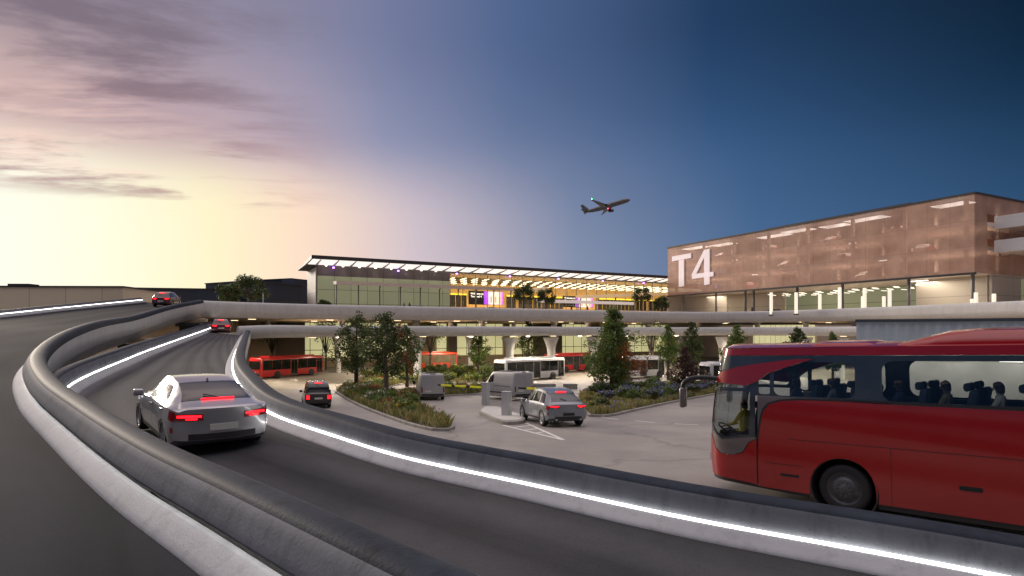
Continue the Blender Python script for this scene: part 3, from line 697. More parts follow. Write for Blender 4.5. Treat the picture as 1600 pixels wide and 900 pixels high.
# canopies on the forecourt before the hall
def canopy(label, u0, u1, bq, zq, m, dep, nposts, z1=None):
    x0, x1 = a_at_u(u0, bq), a_at_u(u1, bq); z1 = zq if z1 is None else z1
    t = thing('forecourt_canopy', label, 'canopy', T(x0, bq, 2.55), math.atan2(E1.y, E1.x), 'canopies on the upper forecourt')
    l = x1 - x0; a0, a1 = zq - 2.55, z1 - 2.55
    mb = MB()
    rows = [[Vector((xx, yy, (a0 + (a1 - a0) * xx / l) + zz)) for yy, zz in ((-dep / 2, -.15), (-dep / 2, .5), (dep / 2, .6), (dep / 2, .12))] for xx in (0, l / 2, l)]
    mb.grid(rows, closed=True, smooth=False)
    for r in (rows[0], rows[-1]): mb.cap(r)
    mb.build('roof', m, t)
    for i in range(nposts):
        xx = .3 + (l - .6) * i / (nposts - 1); zz = a0 + (a1 - a0) * xx / l
        mb = MB(); mb.tube([(xx, 0, 0), (xx, 0, zz + .1)], .11, 8); mb.tube([(xx, 0, zz - .5), (xx, -dep * .35, zz + .03)], .05, 6); mb.build('post', M['fin'], t)
    return t
M['can_br'] = mat('brown_canopy_metal', (.6, .5, .44), .5, .0, var=.08)
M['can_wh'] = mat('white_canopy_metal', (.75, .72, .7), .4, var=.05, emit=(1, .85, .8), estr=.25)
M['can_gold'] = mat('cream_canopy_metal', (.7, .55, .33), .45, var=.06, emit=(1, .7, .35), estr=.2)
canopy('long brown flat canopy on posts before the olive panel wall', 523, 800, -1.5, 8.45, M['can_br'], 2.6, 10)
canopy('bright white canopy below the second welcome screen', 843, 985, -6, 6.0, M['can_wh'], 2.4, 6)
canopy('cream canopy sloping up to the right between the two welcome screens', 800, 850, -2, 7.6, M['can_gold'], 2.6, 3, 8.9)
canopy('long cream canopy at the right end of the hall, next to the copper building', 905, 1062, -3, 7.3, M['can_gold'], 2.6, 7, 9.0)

# ------------------------------------------------------------------ copper mesh car park "T4"
def mesh_skin(name):
    m, nt, N, L, B = nodes(name)
    tc = N.new('ShaderNodeTexCoord'); s = N.new('ShaderNodeSeparateXYZ'); L.new(tc.outputs['Object'], s.inputs[0])
    nz = N.new('ShaderNodeTexNoise'); nz.inputs['Scale'].default_value = .22; nz.inputs['Detail'].default_value = 7; nz.inputs['Roughness'].default_value = .65; L.new(tc.outputs['Object'], nz.inputs[0])
    rp = N.new('ShaderNodeValToRGB'); e = rp.color_ramp.elements; e[0].position = .3; e[1].position = .7
    e[0].color = (.40, .235, .17, 1); e[1].color = (.58, .375, .285, 1); L.new(nz.outputs[0], rp.inputs[0])
    def mm(op, a, b):
        n = N.new('ShaderNodeMath'); n.operation = op
        for i, x in enumerate((a, b)):
            if isinstance(x, (int, float)): n.inputs[i].default_value = x
            else: L.new(x, n.inputs[i])
        return n.outputs[0]
    h_ = mm('ADD', s.outputs[0], s.outputs[1])
    def seam(t, w_): return mm('GREATER_THAN', mm('ABSOLUTE', mm('SUBTRACT', mm('FRACT', t, 0), .5), 0), .5 - w_)
    sm1 = mm('MAXIMUM', seam(mm('DIVIDE', h_, 3.03), .016), seam(mm('DIVIDE', mm('SUBTRACT', s.outputs[2], 8.0), 3.53), .012))
    wn = N.new('ShaderNodeTexWhiteNoise'); wn.noise_dimensions = '2D'; cx = N.new('ShaderNodeCombineXYZ'); L.new(mm('FLOOR', mm('DIVIDE', h_, 3.03), 0), cx.inputs[0]); L.new(mm('FLOOR', mm('DIVIDE', mm('SUBTRACT', s.outputs[2], 8.0), 3.53), 0), cx.inputs[1]); L.new(cx.outputs[0], wn.inputs['Vector'])
    hv = N.new('ShaderNodeHueSaturation'); pv_ = N.new('ShaderNodeMapRange'); pv_.inputs['To Min'].default_value = .93; pv_.inputs['To Max'].default_value = 1.07; L.new(wn.outputs['Value'], pv_.inputs[0]); L.new(pv_.outputs[0], hv.inputs['Value']); L.new(rp.outputs[0], hv.inputs['Color'])
    mxs = N.new('ShaderNodeMixRGB'); L.new(mm('MULTIPLY', sm1, .32), mxs.inputs[0]); L.new(hv.outputs[0], mxs.inputs[1]); mxs.inputs[2].default_value = (.12, .07, .055, 1)
    L.new(mxs.outputs[0], B.inputs['Base Color']); B.inputs['Roughness'].default_value = .55; B.inputs['Metallic'].default_value = .15
    wv = N.new('ShaderNodeTexWave'); wv.inputs['Scale'].default_value = 1.6; wv.bands_direction = 'Y'; wv.inputs['Distortion'].default_value = 0; L.new(tc.outputs['Object'], wv.inputs[0])
    wx = N.new('ShaderNodeTexWave'); wx.inputs['Scale'].default_value = 1.6; wx.bands_direction = 'X'; L.new(tc.outputs['Object'], wx.inputs[0])
    n2 = N.new('ShaderNodeTexNoise'); n2.inputs['Scale'].default_value = .35; n2.inputs['Detail'].default_value = 5; L.new(tc.outputs['Object'], n2.inputs[0])
    ml = N.new('ShaderNodeMath'); ml.operation = 'MULTIPLY'; L.new(wv.outputs['Fac'], ml.inputs[0]); L.new(wx.outputs['Fac'], ml.inputs[1])
    a = N.new('ShaderNodeMath'); a.operation = 'MULTIPLY_ADD'; a.inputs[1].default_value = .3; L.new(ml.outputs[0], a.inputs[0])
    mr = N.new('ShaderNodeMapRange'); mr.inputs['From Min'].default_value = .35; mr.inputs['From Max'].default_value = .7; mr.inputs['To Min'].default_value = .14; mr.inputs['To Max'].default_value = .36; L.new(n2.outputs[0], mr.inputs[0]); L.new(mr.outputs[0], a.inputs[2])
    tr = N.new('ShaderNodeBsdfTransparent'); mx = N.new('ShaderNodeMixShader'); L.new(a.outputs[0], mx.inputs[0]); L.new(B.outputs[0], mx.inputs[1]); L.new(tr.outputs[0], mx.inputs[2])
    L.new(mx.outputs[0], N['Material Output'].inputs[0]); return m
M['copper'] = mesh_skin('copper_mesh')
M['slab_l'] = mat('car_park_slab', (.66, .58, .53), .7, var=.08)
M['t4_wall'] = panelmat('cream_wall_panels', (.5, .45, .38), 0, 5.5, 2.6, .5, oz=2.5, vary=.04, seamcol=(.25, .22, .18))
M['t4_letter'] = mat('white_letter', (.82, .74, .76), .5, var=.04, emit=(1, .86, .88), estr=.3)
M['cpl'] = lamp_mat('car_park_tube', (1, .9, .82), 2.2)
kp = thing('car_park_building', 'raised copper mesh car park building marked T4, at the right', 'car park', M=KM)
KL, KW, KZ0, KZ1 = 60.6, 46., 8., 18.6
mb = MB()
mb.grid([[Vector((0, y, z)) for z in (KZ0, KZ1)] for y in (0, KL)], smooth=False)
mb.grid([[Vector((x, 0, z)) for z in (KZ0, KZ1)] for x in (0.01, 3.2)], smooth=False)
mb.grid([[Vector((x, 0, z)) for z in (KZ0, 10.6)] for x in (3.2, 9)], smooth=False)
mb.grid([[Vector((x, 0, z)) for z in (16.1, KZ1)] for x in (3.2, KW)], smooth=False)
mb.grid([[Vector((x, 0, z)) for z in (12.7, 13.9)] for x in (3.2, 9)], smooth=False)
mb.grid([[Vector((x, 0, z)) for z in (KZ0, 16.1)] for x in (9, KW)], smooth=False)
mb.grid([[Vector((x, KL, z)) for z in (KZ0, KZ1)] for x in (0.01, KW)], smooth=False)
skin = mb.build('mesh_screen', M['copper'], kp)
tb('roof_edge', M['roofdark'], [((KW / 2, KL / 2, KZ1 + .12), (KW + .3, KL + .3, .25)), ((5, 22, KZ1 + .4), (8, 26, .4)), ((6, 4, KZ1 + .35), (9, 7, .35))], kp)
for z in (KZ0 + .2, KZ0 + 3.5, KZ0 + 6.9):
    tb('floor_slab', M['slab_l'], [((KW / 2 + .2, KL / 2, z), (KW - .8, KL - .8, .55))], kp)
tb('core_wall', mat('core_render', (.55, .33, .25), .8, var=.2, scale=.3), [((17, KL / 2, 13.3), (.4, KL - 2, 10))], kp)
mb = MB()
for i in range(8):
    for x in (1.2, 9.5): mb.box((x, 1.6 + i * 8.2, 13.2), (.45, .45, 10.3))
mb.build('car_park_columns', M['slab_l'], kp)
for j, z in enumerate((KZ0 + 3.15, KZ0 + 6.5, KZ0 + 10.1)):
    for i in range(9 if j == 2 else 2):
        if j == 2 and i in (1, 6): continue
        mb = MB(); mb.box((2.6 + (i % 2) * 1.3, (4 + i * 6.3 if j == 2 else 14 + 26 * i + j * 5), z), ((2.6, 4.6 + (i % 3) * .8, .08) if j == 2 else (.4, 1.1, .08))); mb.build('ceiling_light', M['cpl'], kp)
    for i in range(4):
        area('car_park_light', KM @ Vector((6, 7 + i * 15.5, z - .15)), (3, 8), 480, (1, .76, .6)).rotation_euler = (0, 0, math.atan2(K1.y, K1.x))
# letters, standing 12 cm off the mesh
xt = Vector((0, -1, 0))
LM = Matrix(((0, 0, -1, 0), (-1, 0, 0, 0), (0, 1, 0, 0), (0, 0, 0, 1)))
def kz(u, v):   # a point of the long face by pixel
    k = (u - 800) / F; t = (k * KO.y - KO.x) / (K2.x - k * K2.y); p = KO + K2 * t; return t, (HZ - v) / F * p.y
def letter(polys):
    mb = MB()
    for pl in polys:
        mb.prism([(-y, z) for y, z in (kz(*q) for q in pl)], .05, .17, LM)
    return mb.build('letter', M['t4_letter'], kp)
letter([[(1051, 401), (1080.5, 395.5), (1080.5, 403), (1051, 408.5)], [(1061.5, 407), (1069.5, 405.5), (1069.5, 447), (1061.5, 448.5)]])
letter([[(1101, 390.5), (1109.5, 388.8), (1109.5, 444), (1101, 445.6)], [(1101.1, 390.5), (1101.1, 401), (1089, 427), (1082, 428.5)], [(1082, 428.5), (1115.5, 424.5), (1115.5, 431.5), (1082, 436)]])
# undercroft
def kb(name, m, c, dd, bev=0): return tb(name, m, [(c, dd)], kp, bev)
kb('undercroft_wall', M['t4_wall'], (5, 54.5, 5.2), (.4, 13, 5.5)); kb('undercroft_wall', M['t4_wall'], (2.8, 60.9, 5.2), (5, .4, 5.5)); kb('undercroft_wall', M['t4_wall'], (9, 45, 5.2), (.4, 16, 5.5))
kb('undercroft_wall', M['t4_wall'], (5.0, 5.5, 5.2), (.4, 9.5, 5.5)); kb('undercroft_wall', M['t4_wall'], (9, 0.5, 5.2), (8, .4, 5.5))
kb('undercroft_glazing', M['olive'], (16, 30, 5.2), (.3, 60, 5.5))
mb = MB()
for r in range(5):
    for i in range(9): mb.box((5 + r * 2, 10 + i * 3.4 + (r % 2), 7.1), (1.4, .16, .1))
mb.build('undercroft_ceiling_blades', lamp_mat('undercroft_light', (1, .9, .72), 1.4), kp)
kb('fascia_band', M['dark'], (-.02, KL / 2, 7.85), (.5, KL + .2, .28))
for y in (56.5, 47, 39.5, 37.5, 28, 19.5, 9, .6):
    mb = MB(); mb.tube([(.8, y, 2.5), (.8, y, 7.8)], .22, 10); mb.build('column', M['fin'], kp)
area('undercroft_lamp', KM @ Vector((4, 50, 7.5)), (2, 16), 700, (1, .86, .7)); area('undercroft_lamp', KM @ Vector((3, 6, 7.5)), (2, 10), 420, (1, .88, .72)); area('undercroft_lamp', KM @ Vector((8, 25, 7.5)), (5, 22), 700, (1, .9, .75))
mb = MB(); mb.box((2.6, 8.6, 7.55), (.5, 2.4, .12)); mb.build('strip_lamp', M['cpl'], kp)
# the white ramp bands on its near side
rp_ = thing('car_park_ramp', 'white horizontal parapet bands of a car park ramp, at the right picture edge', 'ramp', M=KM)
for z0, z1 in ((14.0, 15.75), (10.75, 12.5)):
    mb = MB(); mb.box((12.2, -6.0, (z0 + z1) / 2), (17, .3, z1 - z0), bev=.03); mb.box((3.9, -3.2, (z0 + z1) / 2 - .02), (.3, 5.3, z1 - z0 - .04), bev=.03); mb.build('parapet_band', M['white'], rp_)
    mb = MB(); mb.box((12.2, -3, z0 + .3), (16.2, 5.6, .25)); mb.build('slab', M['slab_l'], rp_)
mb = MB()
for x, y in ((9, -4.6), (17, -4.6)): mb.box((x, y, 8.5), (1.2, 1.2, 12))
mb.build('column', M['conc_l'], rp_)

# lit pylons on the deck
M['pyl'] = lamp_mat('lit_pylon', (1, .88, .72), .8)
first = None
PY = [(1205, 457, 483, 96, 'slim lit pylon, first of the pale row under the copper mesh'), (1244, 457, 483, 92, 'lit white pylon left of the pair under the copper mesh'), (1281, 459, 482, 96, 'slim lit pylon behind the row, between two taller ones'), (1312, 449, 481, 90, 'tallest slim pylon in the middle of the lit row'), (1351, 450, 480, 86, 'broad lit pylon right of the tallest one'), (1348, 463, 480, 94, 'short lit pylon half hidden behind the broad one'), (1381, 463, 480, 92, 'short lit pylon just left of the last tall one'), (1390, 451, 479, 84, 'last tall lit pylon before the cream wall panels'), (1525, 457, 472, 79, 'short lit pylon left of the dark corner column'), (1519, 467, 472, 82, 'smallest lit pylon beside the dark corner column'), (1553, 459, 470, 76, 'short lit pylon right of the dark corner column')]
for u, v0, v1, y, lb in PY:
    p = P(u, v0, y); h = p.z - 2.5
    t = thing('light_pylon', lb, 'light pylon', (p.x, p.y, 2.5), R(25), 'lit pylons on the upper deck')
    wd = .42 if h > 5 else .36
    mb = MB(); mb.box((0, 0, h / 2 + .1), (wd, wd, h - .2), bev=.04); mb.build('lit_body', M['pyl'], t)
    mb = MB(); mb.box((0, 0, .1), (wd + .15, wd + .15, .2), bev=.02); mb.build('base', M['dark'], t)

# ------------------------------------------------------------------ other buildings
def block(name, label, cat, m, u0, u1, v0, y0, y1, zb=-6.6, depth=14, extras=()):
    a = P(u0, v0, y0); b = P(u1, v0, y1); l = Vector((b.x - a.x, b.y - a.y, 0)); an = math.atan2(l.y, l.x); l = l.length
    h = a.z - zb
    t = thing(name, label, cat, (a.x, a.y, zb), an)
    mb = MB(); mb.box((l / 2, depth / 2, h / 2), (l, depth, h)); mb.build('wall', m, t)
    mb = MB(); mb.box((l / 2, depth / 2, h + .1), (l + .3, depth + .3, .22)); mb.build('roof_edge', M['roofdark'], t)
    for nm, mm, c, dd in extras:
        mb = MB(); mb.box((c[0] * l, c[1], c[2] * h), dd); mb.build(nm, mm, t)
    return t
M['bwin'] = mat('dark_window_band', (.03, .04, .05), .15, var=.2)
block('hangar', 'long low beige hangar wall behind the upper ramp, far left', 'building', M['beige'], -420, 192, 447.6, 84, 86, extras=[('door', M['tan'], (.2, -.03, .6), (6, .08, 4)), ('vent', M['roofdark'], (.7, 3, 1.02), (3, 2, .8))])
block('warehouse', 'low dark navy warehouse behind the small red car', 'building', M['navy'], 186, 350, 450.5, 118, 122, extras=[('window_band', M['bwin'], (.5, -.05, .75), (24, .1, 1.0))])
block('warehouse', 'tall dark navy shed left of the terminal, behind the two dark trees', 'building', M['navy'], 385, 470, 439.8, 126, 138, extras=[('window_band', M['bwin'], (.5, -.05, .55), (9, .1, 1.0)), ('vent', M['navy'], (.97, 2, 1.04), (3, 4, 1.6))])
block('warehouse', 'navy annex wall joined to the end of the terminal', 'building', M['navy'], 455, 492, 436, 139, 146, extras=[('window_band', M['bwin'], (.5, -.05, .6), (5, .1, 1.0))])
block('warehouse', 'plain tan wall seen under the curved ramp', 'building', M['tan'], 150, 372, 498, 78, 92, depth=5)
mb = MB()
# columns under the curved ramp
for (u, y, w_, m_) in ((312, 63, 1.0, 'tan'), (295, 60, 1.5, 'roofdark'), (228, 46, 1.4, 'tan'), (205, 42.5, 1.0, 'roofdark')):
    x = (u - 800) / F * y
    t = thing('ramp_pier', {312: 'slim tan pier under the top end of the curved ramp', 295: 'dark pier beside the slim tan one under the curved ramp', 228: 'short tan pier low under the curved ramp', 205: 'dark stub pier lowest under the curved ramp'}[u], 'pier', (x, y, gz(y)), R(20), 'piers under the curved ramp')
    top = {312: 1.35, 295: .9, 228: -.5, 205: -.85}[u]; h = top - gz(y)
    mb = MB(); mb.box((0, 0, h / 2), (w_, w_ * .8, h), bev=.05); mb.build('shaft', M[m_], t)
    mb = MB(); mb.box((0, 0, h - .2), (w_ * 1.4, w_ * 1.2, .35), bev=.05); mb.build('head', M[m_], t)
# corrugated shed behind the coach
sa = P(1338, 503.5, 31); sb_ = P(1720, 501, 26.4)
l = Vector((sb_.x - sa.x, sb_.y - sa.y, 0)); an = math.atan2(l.y, l.x); l = l.length
shed = thing('corrugated_shed', 'blue grey corrugated shed with a dark eaves strip, behind the red coach', 'shed', (sa.x, sa.y, gz(31)), an)
ht = sa.z - gz(31)
M['corr'] = mat('corrugated_sheet', (.5, .58, .63), .6, .0, var=.15, scale=.7)
mb = MB(); pr = []
for i in range(int(l / .06)):
    ph = (i * .06 / .42) % 1; dp = .045 * (1 if ph < .34 else (1 - (ph - .34) / .16 if ph < .5 else (0 if ph < .84 else (ph - .84) / .16))); pr.append((i * .06, -dp))
mb.grid([[Vector((x, y, z)) for x, y in pr] for z in (ht - 1.55, ht)], smooth=False); mb.build('corrugated_sheet', M['corr'], shed)
mb = MB(); mb.box((l / 2, .0, ht + .07), (l + .1, .3, .14)); mb.box((l / 2, 3.0, ht + .05), (l, 6, .1)); mb.build('eaves', mat('eaves_strip', (.05, .07, .09), .5), shed)
mb = MB(); mb.box((l / 2, 2.6, (ht - .2) / 2), (l, .2, ht - .2)); mb.build('back_wall', mat('shed_wall', (.42, .40, .38), .7, var=.06), shed)
mb = MB(); mb.box((.1, 1.4, ht / 2), (.2, 2.6, ht - .05)); mb.build('end_wall', M['corr'], shed)
for i in range(4):
    mb = MB(); mb.box((2 + i * 2.3, 2.44, ht - 1.9), (.9, .08, .16)); mb.build('wall_lamp', M['cpl'], shed)
    area('shed_light', Vector((sa.x, sa.y, gz(31))) + Matrix.Rotation(an, 3, 'Z') @ Vector((2 + i * 2.3, 1.4, ht - 1.4)), (1.6, .8), 55, (1, .9, .8))
# ------------------------------------------------------------------ vehicles
def paint(name, col, metal=.0, rough=.28, coat=1): return mat(name, col, rough, metal, var=.06, scale=1.2, coat=coat)
M['p_silver'] = paint('silver_paint', (.38, .38, .41), .6, .3, .9)
M['p_grey'] = paint('slate_grey_paint', (.22, .24, .265), .3, .3, .8)
M['p_black'] = paint('black_paint', (.012, .010, .011), 0, .2)
M['p_dark'] = paint('dark_grey_paint', (.035, .036, .04), .4, .25)
M['p_red'] = paint('red_paint', (.30, .012, .014), 0, .3)
M['p_maroon'] = paint('maroon_paint', (.10, .012, .014), .2, .25)
M['p_orange'] = paint('orange_red_paint', (.62, .07, .025), 0, .35)
M['p_white'] = paint('white_bus_paint', (.72, .72, .72), 0, .3)
M['p_van'] = paint('grey_van_paint', (.4, .395, .4), .2, .4, .5)
M['bus_red'] = paint('bus_red_paint', (.42, .010, .012), 0, .3)
M['bglass'] = mat('bus_window_glass', (.012, .013, .012), .08, 0, var=.4, scale=.7, spec=.35)
M['bglass_lit'] = mat('bus_window_lit', (.10, .085, .05), .1, 0, var=.5, scale=.9, spec=.6, emit=(.5, .38, .2), estr=.12)

def hermite(xs, ys, x):
    if x <= xs[0]: return ys[0]
    if x >= xs[-1]: return ys[-1]
    i = 0
    while xs[i + 1] < x: i += 1
    n = len(xs); dl = [(ys[k + 1] - ys[k]) / (xs[k + 1] - xs[k]) for k in range(n - 1)]
    def sl(k):
        if k == 0: return dl[0]
        if k == n - 1: return dl[-1]
        a, b = dl[k - 1], dl[k]
        return 0 if a * b <= 0 else 2 * a * b / (a + b)      # monotone
    h = xs[i + 1] - xs[i]; t = (x - xs[i]) / h
    return (ys[i] * (1 + 2 * t) * (1 - t) ** 2 + sl(i) * h * t * (1 - t) ** 2 + ys[i + 1] * t * t * (3 - 2 * t) + sl(i + 1) * h * t * t * (t - 1))

def wheel(parent, x, y, r, wd, side, rimmat, spokes=5):
    """tyre with its rim as a sub-part; side +1 left"""
    Mx = Matrix.Translation((x, y, r)) @ Matrix.Rotation(R(90) * side, 4, 'Z')      # local X points outwards
    mb = MB(); h = wd / 2
    mb.lathe([(r * .66, -h), (r * .9, -h), (r * .98, -h * .8), (r, -h * .4), (r, h * .4), (r * .98, h * .8), (r * .9, h), (r * .68, h), (r * .66, h * .8)], 28, Mx)
    w_ = mb.build('wheel', M['tyre'], parent)
    mb = MB(); mb.lathe([(0.001, h * .55), (r * .14, h * .6), (r * .16, h * .2), (r * .2, h * .1), (r * .62, h * .1), (r * .63, h * .85), (r * .68, h * .95), (r * .7, h * .8)], 28, Mx)
    for k in range(spokes):
        a = k * 2 * math.pi / spokes
        for da in (-.14, .14):
            mb.box((0, 0, 0), (.03, .045, r * .54), mat=Mx @ Matrix.Rotation(a + da, 4, 'X') @ Matrix.Translation((h * .62, 0, r * .37)))
    mb.build('rim', rimmat, w_); return w_

class CarShape:
    def __init__(s, st, axles, ra, sill=.2, bowr=.12, bowf=.22, leanr=0.):
        st = sorted(st); s.x = [a[0] for a in st]; s.st = list(zip(*st)); s.L0, s.L1 = s.x[0], s.x[-1]
        s.ax, s.ra, s.sill = axles, ra, sill; s.bowr, s.bowf, s.leanr = bowr, bowf, leanr
    def zb(s, x):
        z = s.sill + .16 * (1 - sstep(0, .45, x - s.L0)) + .05 * (1 - sstep(0, .4, s.L1 - x))
        for a in s.ax:
            d = abs(x - a)
            if d < s.ra: z = max(z, s.ra * .93 + math.sqrt(s.ra ** 2 - d * d) * .97 - .02)
        return z
    def val(s, k, x): return hermite(s.x, s.st[k], x)
    def ring(s, x):
        w, zs, zt, wt = (s.val(k, x) for k in (1, 2, 3, 4)); zb = s.zb(x)
        zm = min(max(zb + .02, s.sill + .1 + (zs - s.sill) * .38), zs - .05)
        return [(0, zb), (w * .8, zb), (w * .955, max(zb + .012, min(s.sill + .05, zs - .1))), (w, zm), (w * .968, zs), (wt, zt - .055 - .1 * max(0, zt - zs - .25)), (wt * .8, zt - .012), (0, zt)]
    def deform(s, x, y, z):
        w = s.val(1, clamp(x, s.L0, s.L1)); q = (y / max(w, .1)) ** 2
        kr = 1 - sstep(0, .9, x - s.L0); kf = 1 - sstep(0, .9, s.L1 - x)
        x2 = x + kr * (s.bowr * q + s.leanr * max(0, z - .55)) - kf * (s.bowf * q + .1 * max(0, z - .5))
        return Vector((x2, y, z))
    def S(s, x, t, side=1):
        r = s.ring(x); i = min(int(t), 6); f = t - i
        p = [Vector((*r[max(0, min(7, i + k))], 0)) for k in (-1, 0, 1, 2)]
        if i == 0 or i == 1: q = p[1].lerp(p[2], f)
        else:
            m1 = (p[2] - p[0]) * .5; m2 = (p[3] - p[1]) * .5
            if i == 6: m2 = Vector(((p[2] - p[1]).x, 0, 0))
            if i == 2: m1 = (p[2] - p[1]) * .7
            if i in (3, 4): # keep a crease along the shoulder
                if i == 3: m2 = (p[2] - p[1]) * .8
                else: m1 = (p[2] - p[1]) * .9
            a, b, c, d_ = 2 * f ** 3 - 3 * f * f + 1, f ** 3 - 2 * f * f + f, -2 * f ** 3 + 3 * f * f, f ** 3 - f * f
            q = p[1] * a + m1 * b + p[2] * c + m2 * d_
        return s.deform(x, q.x * side, q.y)
    def N(s, x, t, side):
        e = .01; a = s.S(min(x + e, s.L1), t, side) - s.S(max(x - e, s.L0), t, side)
        b = s.S(x, min(t + .03, 7), side) - s.S(x, max(t - .03, 0), side)
        n = a.cross(b).normalized() * (1 if side > 0 else -1)
        return n if n.dot(s.S(x, t, side) - Vector((x, 0, .6))) > 0 else -n
    def body(s, mat_, parent):
        xs = set()
        k = 46
        for i in range(k + 1): xs.add(round(s.L0 + (s.L1 - s.L0) * i / k, 4))
        for v in s.x: xs.add(round(v, 4))
        for dd in (.02, .05, .1): xs.add(round(s.L0 + dd, 4)); xs.add(round(s.L1 - dd, 4))
        for a in s.ax:
            for j in range(-10, 11): xs.add(round(a + s.ra * .999 * math.sin(j / 10 * math.pi / 2), 4))
            xs.add(round(a + s.ra + .004, 4)); xs.add(round(a - s.ra - .004, 4))
        xs = [v for v in sorted(xs) if s.L0 <= v <= s.L1]
        ts = [0, .5, 1, 1.5, 2, 2.33, 2.66, 3, 3.25, 3.5, 3.75, 4, 4.02, 4.25, 4.5, 4.75, 5, 5.2, 5.5, 5.75, 6, 6.33, 6.66, 7]
        mb = MB(); rows = []
        for x in xs: rows.append([s.S(x, t) for t in ts] + [s.S(x, t, -1) for t in ts[-2:0:-1]])
        mb.grid(rows, closed=True)
        for x in (s.L0, s.L1):
            g = []
            for f in (1, .75, .5, .25, .02):
                cz = (s.zb(x) + s.val(3, x)) / 2; g.append([s.deform(x, p.y * f, cz + (p.z - cz) * f) for p in (rows[0] if x == s.L0 else rows[-1])])
            mb.grid(g, closed=True)
        o = mb.build('body', mat_, parent); autosmooth(o, 38)
        return o
    def patch(s, name, m, parent, xs0, xs1, t0, t1, off=.006, side=1, n=10, across=False):
        """panel lying on the surface. xs0/xs1: x range at t0 and at t1; across = from one side over the top to the other"""
        mb = MB(); rows = []
        nt = 8
        T_ = [(t0 + (t1 - t0) * j / nt, side) for j in range(nt + 1)]
        if across: T_ = [(t0 + (7 - t0) * j / nt, 1) for j in range(nt)] + [(7 - (7 - t0) * j / nt, -1) for j in range(nt + 1)]
        for i in range(n + 1):
            r = []
            for t, sd_ in T_:
                f = (t - t0) / max((t1 if not across else 7) - t0, 1e-6); a = xs0[0] + (xs1[0] - xs0[0]) * f; b = xs0[1] + (xs1[1] - xs0[1]) * f
                x = a + (b - a) * i / n; r.append(s.S(x, t, sd_) + s.N(x, t, sd_) * off)
            rows.append(r)
        mb.grid(rows); return mb.build(name, m, parent)
    def rear(s, name, m, parent, y0, y1, z0, z1, off=.015, end=0, dep=.0, bev=0):
        mb = MB(); g = []
        x = s.L0 if end == 0 else s.L1; sg = -1 if end == 0 else 1
        for j in range(5):
            g.append([s.deform(x, y0 + (y1 - y0) * i / 8, z0 + (z1 - z0) * j / 4) + Vector((sg * off, 0, 0)) for i in range(9)])
        mb.grid(g)
        ring = g[0] + [r[-1] for r in g[1:]] + g[-1][-2::-1] + [r[0] for r in g[-2:0:-1]]
        mb.grid([ring, [p - Vector((sg * (off + .03), 0, 0)) for p in ring]], closed=True, smooth=False)
        return mb.build(name, m, parent)

def place(x, y, az, z=None, slope=True):
    """world matrix: az = heading angle, clockwise from straight ahead (+y)"""
    h = Vector((math.sin(R(az)), math.cos(R(az)), 0))
    if z is None: z = gz(y)
    dz = 0
    if slope is True: dz = (gz(y + h.y) - gz(y - h.y)) / 2
    elif slope: dz = slope
    f = Vector((h.x, h.y, dz)).normalized(); up0 = Vector((0, 0, 1))
    if slope is True: up0 = Vector((0, -(gz(y + 1) - gz(y - 1)) / 2, 1)).normalized()
    l = up0.cross(f).normalized(); up = f.cross(l)
    m = Matrix((f, l, up)).transposed().to_4x4(); m.translation = (x, y, z); return m

def underbody_pan(s, parent):
    mb = MB(); mb.box(((s.L0 + s.L1) / 2, 0, .42), (s.L1 - s.L0 - .7, .9, .34)); mb.build('underbody', M['black'], parent)  # black floor box between the wheels, blocks the view through

